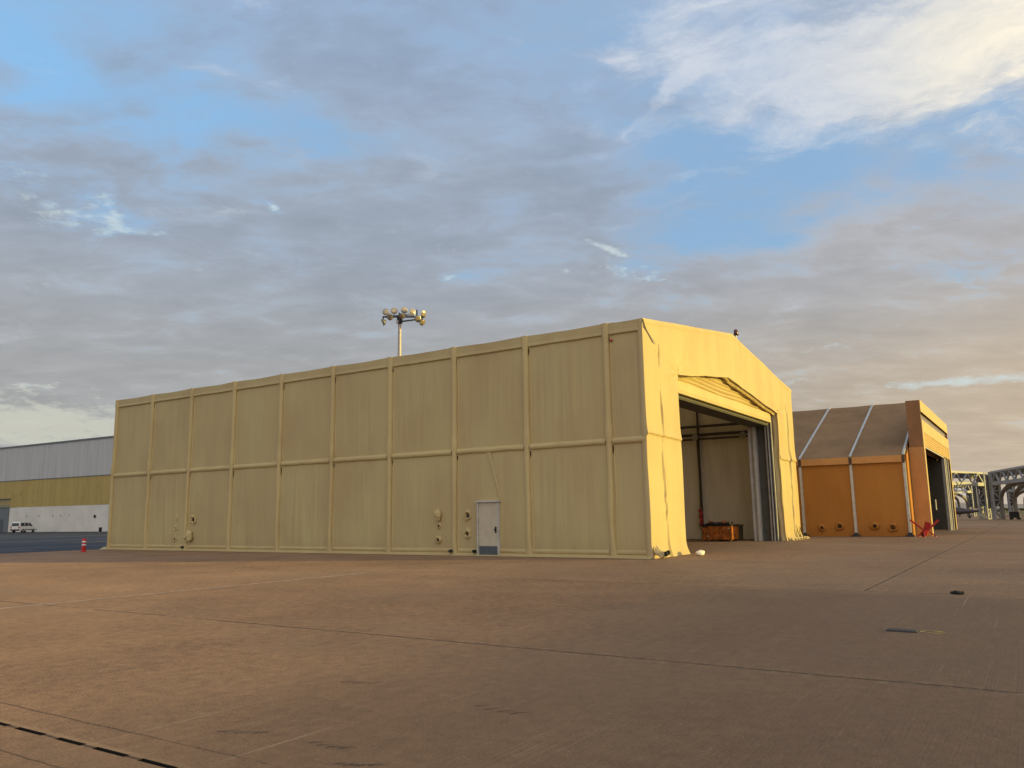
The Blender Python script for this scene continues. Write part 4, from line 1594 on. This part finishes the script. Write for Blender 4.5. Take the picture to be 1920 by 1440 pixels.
# ------------------------------------------------------------------ lattice sun shelters
def shelter(label, loc, ang_deg, span=14.0, depth=16.0, ht=6.9, group='steel sun shelters on the far apron', arches=True):
    """origin = foot of the corner tower; local +x runs along the open front, local +y goes back"""
    T = thing('sun_shelter', label, 'shelter', loc, R(ang_deg), group)
    tw = 0.95
    sg = 1 if depth > 0 else -1
    td = 1.0 * sg

    def tower(x, y, h):
        m = MB()
        for cx_ in (0, tw):
            for cy_ in (0, td):
                m.bar((x + cx_, y + cy_, 0), (x + cx_, y + cy_, h), 0.22)
        n = 5
        for i in range(n + 1):
            z = 0.08 + (h - 0.16) * i / n
            for cy_ in (0, td):
                m.bar((x, y + cy_, z), (x + tw, y + cy_, z), 0.13)
            for cx_ in (0, tw):
                m.bar((x + cx_, y, z), (x + cx_, y + td, z), 0.13)
            if i < n:
                z2 = 0.08 + (h - 0.16) * (i + 1) / n
                for cy_ in (0, td):
                    m.bar((x, y + cy_, z if i % 2 else z2), (x + tw, y + cy_, z2 if i % 2 else z), 0.13)
                for cx_ in (0, tw):
                    m.bar((x + cx_, y, z if i % 2 else z2), (x + cx_, y + td, z2 if i % 2 else z), 0.14)
        m.build('tower', 'truss', T)
        m = MB()
        m.box((x + 0.18, y + 0.18 * sg, 1.9), (x + tw - 0.18, y + td - 0.18 * sg, h - 0.15))
        m.build('dark_core', 'truss_dark', T)  # dark box added inside the lattice, its shaded interior put into the colour

    def girder(y, z0, z1, x0, x1, bays=6):
        m = MB()
        m.bar((x0, y, z0), (x1, y, z0), 0.30, 0.50)
        m.bar((x0, y, z1), (x1, y, z1), 0.30, 0.28)
        dxx = (x1 - x0) / bays
        for i in range(bays):
            a0 = x0 + i * dxx
            m.bar((a0, y, z0), (a0 + dxx / 2, y, z1), 0.20)
            m.bar((a0 + dxx / 2, y, z1), (a0 + dxx, y, z0), 0.20)
        m.build('girder', 'truss', T)

    for x in (0, span - tw):
        tower(x, 0, ht)
    girder(0.1 * sg, ht - 1.75, ht - 0.1, tw, span - tw)
    m = MB()
    m.bar((tw + 0.1, 0.45 * sg, ht - 1.75), (span - tw - 0.1, 0.45 * sg, ht - 1.75), 0.3, 0.42)
    m.build('lower_beam', 'truss_brown', T)
    m = MB()
    m.box((0, 0.62 * sg, ht - 0.95), (span, 0.70 * sg, ht - 0.16))
    m.build('fascia', 'truss_dark', T)
    m = MB()
    m.box((0.1, 0.72 * sg, ht - 0.24), (span - 0.1, 3.2 * sg, ht - 0.17))
    m.build('roof', 'truss_dark', T)
    m = MB()
    if sg < 0:
        m.box((0.10, 0.12, 1.6), (0.16, 0.66, ht - 0.3))
        m.build('end_panel', 'truss_dark', T)
    for yy in ((0.9 * sg, 2.6 * sg) if arches else ()):
        m = MB()
        pts = []
        for k in range(15):
            a_ = math.pi * k / 14
            pts.append((span / 2 - (span / 2 - 0.9) * math.cos(a_), yy, 2.5 + 2.5 * math.sin(a_) ** 0.7))
        pts = [(pts[0][0], yy, 0.0)] + pts + [(pts[-1][0], yy, 0.0)]
        pts = [(p[0] + (0.6 if p[0] < span / 2 else -0.6), p[1], p[2]) for p in pts]
        for p, q in zip(pts, pts[1:]):
            m.bar(p, q, 0.34, 0.45)
        m.build('arch', 'truss_brown', T)
    return T


SH1 = shelter('lattice steel sun shelter directly beside the orange porch, left of the gap', (112.6, -6.0, 0), 161.4, span=24, depth=-16, ht=6.9, arches=False)
SH2 = shelter('lattice steel sun shelter at the right edge, right of the gap', (110.0, -6.5, 0), 195.6, span=24, depth=16, ht=6.9)

shelter('farther arched lattice steel sun shelter seen through the left shelter', (171.0, -1.0, 0), 161.4, span=24, depth=-16, ht=6.9)
T4 = dup(SH2)
T4.location = (171.0, -7.1, 0)
T4['label'] = 'farther lattice steel sun shelter seen through the shelter at the right edge'

# ------------------------------------------------------------------ small jet and cart under the shelters
A = thing('parked_jet', 'dark small jet aircraft parked beyond the left steel shelter', 'aircraft', (131.0, -0.6, 0), R(-75))
A.scale = (0.85, 0.85, 0.8)
# local +x = nose (to the right in the photo)
j = MB()
j.lathe([(0.05, -6.0), (0.38, -5.6), (0.62, -3.5), (0.68, -1.0), (0.60, 0.6), (0.40, 2.4), (0.24, 3.8), (0.05, 4.8)], (0, 0, 1.45), (1, 0, 0.02), 16)
j.build('fuselage', 'jet', A, smooth=True)
j = MB()
j.lathe([(0.05, -1.4), (0.35, -0.9), (0.42, 0.0), (0.32, 0.8), (0.05, 1.5)], (-0.2, 0, 1.95), (1, 0, 0), 14)
j.build('canopy', 'glass', A, smooth=True)
j = MB()
j.prism([(-3.4, 0.6), (-1.2, 0.6), (-2.6, 4.6), (-3.5, 4.6)], 'z', 1.30, 1.40)
j.prism([(-3.4, -0.6), (-1.2, -0.6), (-2.6, -4.6), (-3.5, -4.6)], 'z', 1.30, 1.40)
j.build('wing', 'jet', A)
j = MB()
j.prism([(-5.9, 1.6), (-4.2, 1.7), (-5.4, 3.0), (-6.2, 3.0)], 'y', -0.06, 0.06)
j.build('tail_fin', 'jet', A)
j = MB()
j.prism([(-6.3, -1.7), (-5.4, -1.7), (-5.0, 0), (-5.4, 1.7), (-6.3, 1.7)], 'z', 3.0, 3.08)
j.build('tailplane', 'jet', A)
for (xx, yy) in ((1.9, 0), (-2.4, 1.1), (-2.4, -1.1)):
    j = MB()
    j.bar((xx, yy, 0.25), (xx, yy * 0.8, 1.3), 0.12)
    j.lathe([(0.10, -0.09), (0.25, -0.08), (0.25, 0.08), (0.10, 0.09)], (xx, yy, 0.25), (0, 1, 0), 14)
    j.build('landing_gear', 'rubber', A, smooth=True)

K = thing('ground_cart', 'dark covered ground cart on wheels beneath the right steel shelter', 'cart', (105.2, -9.25, 0), R(80))
j = MB()
j.box((-0.62, -0.4, 0.28), (0.62, 0.4, 0.95))
j.prism([(-0.62, 0.95), (0.62, 0.95), (0.5, 1.12), (-0.4, 1.12)], 'y', -0.38, 0.38)
j.build('cart_body', 'black', K, bevel=0.04)
for xx in (-0.45, 0.45):
    for yy in (-0.42, 0.42):
        j = MB()
        j.lathe([(0.06, -0.06), (0.17, -0.05), (0.17, 0.05), (0.06, 0.06)], (xx, yy, 0.17), (0, 1, 0), 14)
        j.build('wheel', 'rubber', K, smooth=True)
j = MB()
j.bar((0.6, 0, 0.35), (1.15, 0, 0.55), 0.05)
j.build('tow_handle', 'black', K)

# far bushes along the edge of the airfield
random.seed(11)
m = MB()
for i in range(900):
    if random.random() < 0.5:
        x = random.uniform(395, 425)
        y = random.uniform(-330, 60)
    else:
        x = random.uniform(300, 330)
        y = random.uniform(-330, -10)
    r_ = random.uniform(0.5, 1.5)
    c0 = Vector((x, y, r_ * 0.6))
    vs = []
    for k in range(10):
        vs.append(c0 + Vector((random.uniform(-1, 1), random.uniform(-1.6, 1.6), random.uniform(-0.6, 1.0))) * r_)
    m.add(vs, [(0, 1, 2), (3, 4, 5), (6, 7, 8), (9, 0, 4), (2, 5, 8), (1, 6, 9), (3, 7, 2)])
struct(m.build('scrub', 'bush'), 'stuff')

# ------------------------------------------------------------------ small things on the apron
gme = MB()
gme.box((-15.10, -10.19, 0.0), (-14.86, -9.81, 0.012))
for i in range(9):
    gme.box((-15.085, -10.17 + i * 0.04, 0.012), (-14.875, -10.17 + i * 0.04 + 0.018, 0.02))
gme = gme.build('drain_grate', 'grate')
tag(gme, 'dark rectangular iron grate in the concrete next to the yellow ring', 'grate')
d = MB()
for i in range(26):
    c0 = Vector((-9.40 + random.gauss(0, 0.04), -10.26 + random.gauss(0, 0.045), 0.02 + abs(random.gauss(0, 0.015))))
    s_ = random.uniform(0.012, 0.03)
    mt = Matrix.Translation(c0) @ Matrix.Rotation(random.uniform(0, 6), 4, 'Z') @ Matrix.Rotation(random.uniform(-0.6, 0.6), 4, 'X')
    d.box((-s_, -s_ * 1.4, -0.012), (s_, s_ * 1.4, 0.012), 0, mt)
tag(d.build('debris_heap', 'debris'), 'small dark clump of debris lying on the concrete slab joint', 'debris')
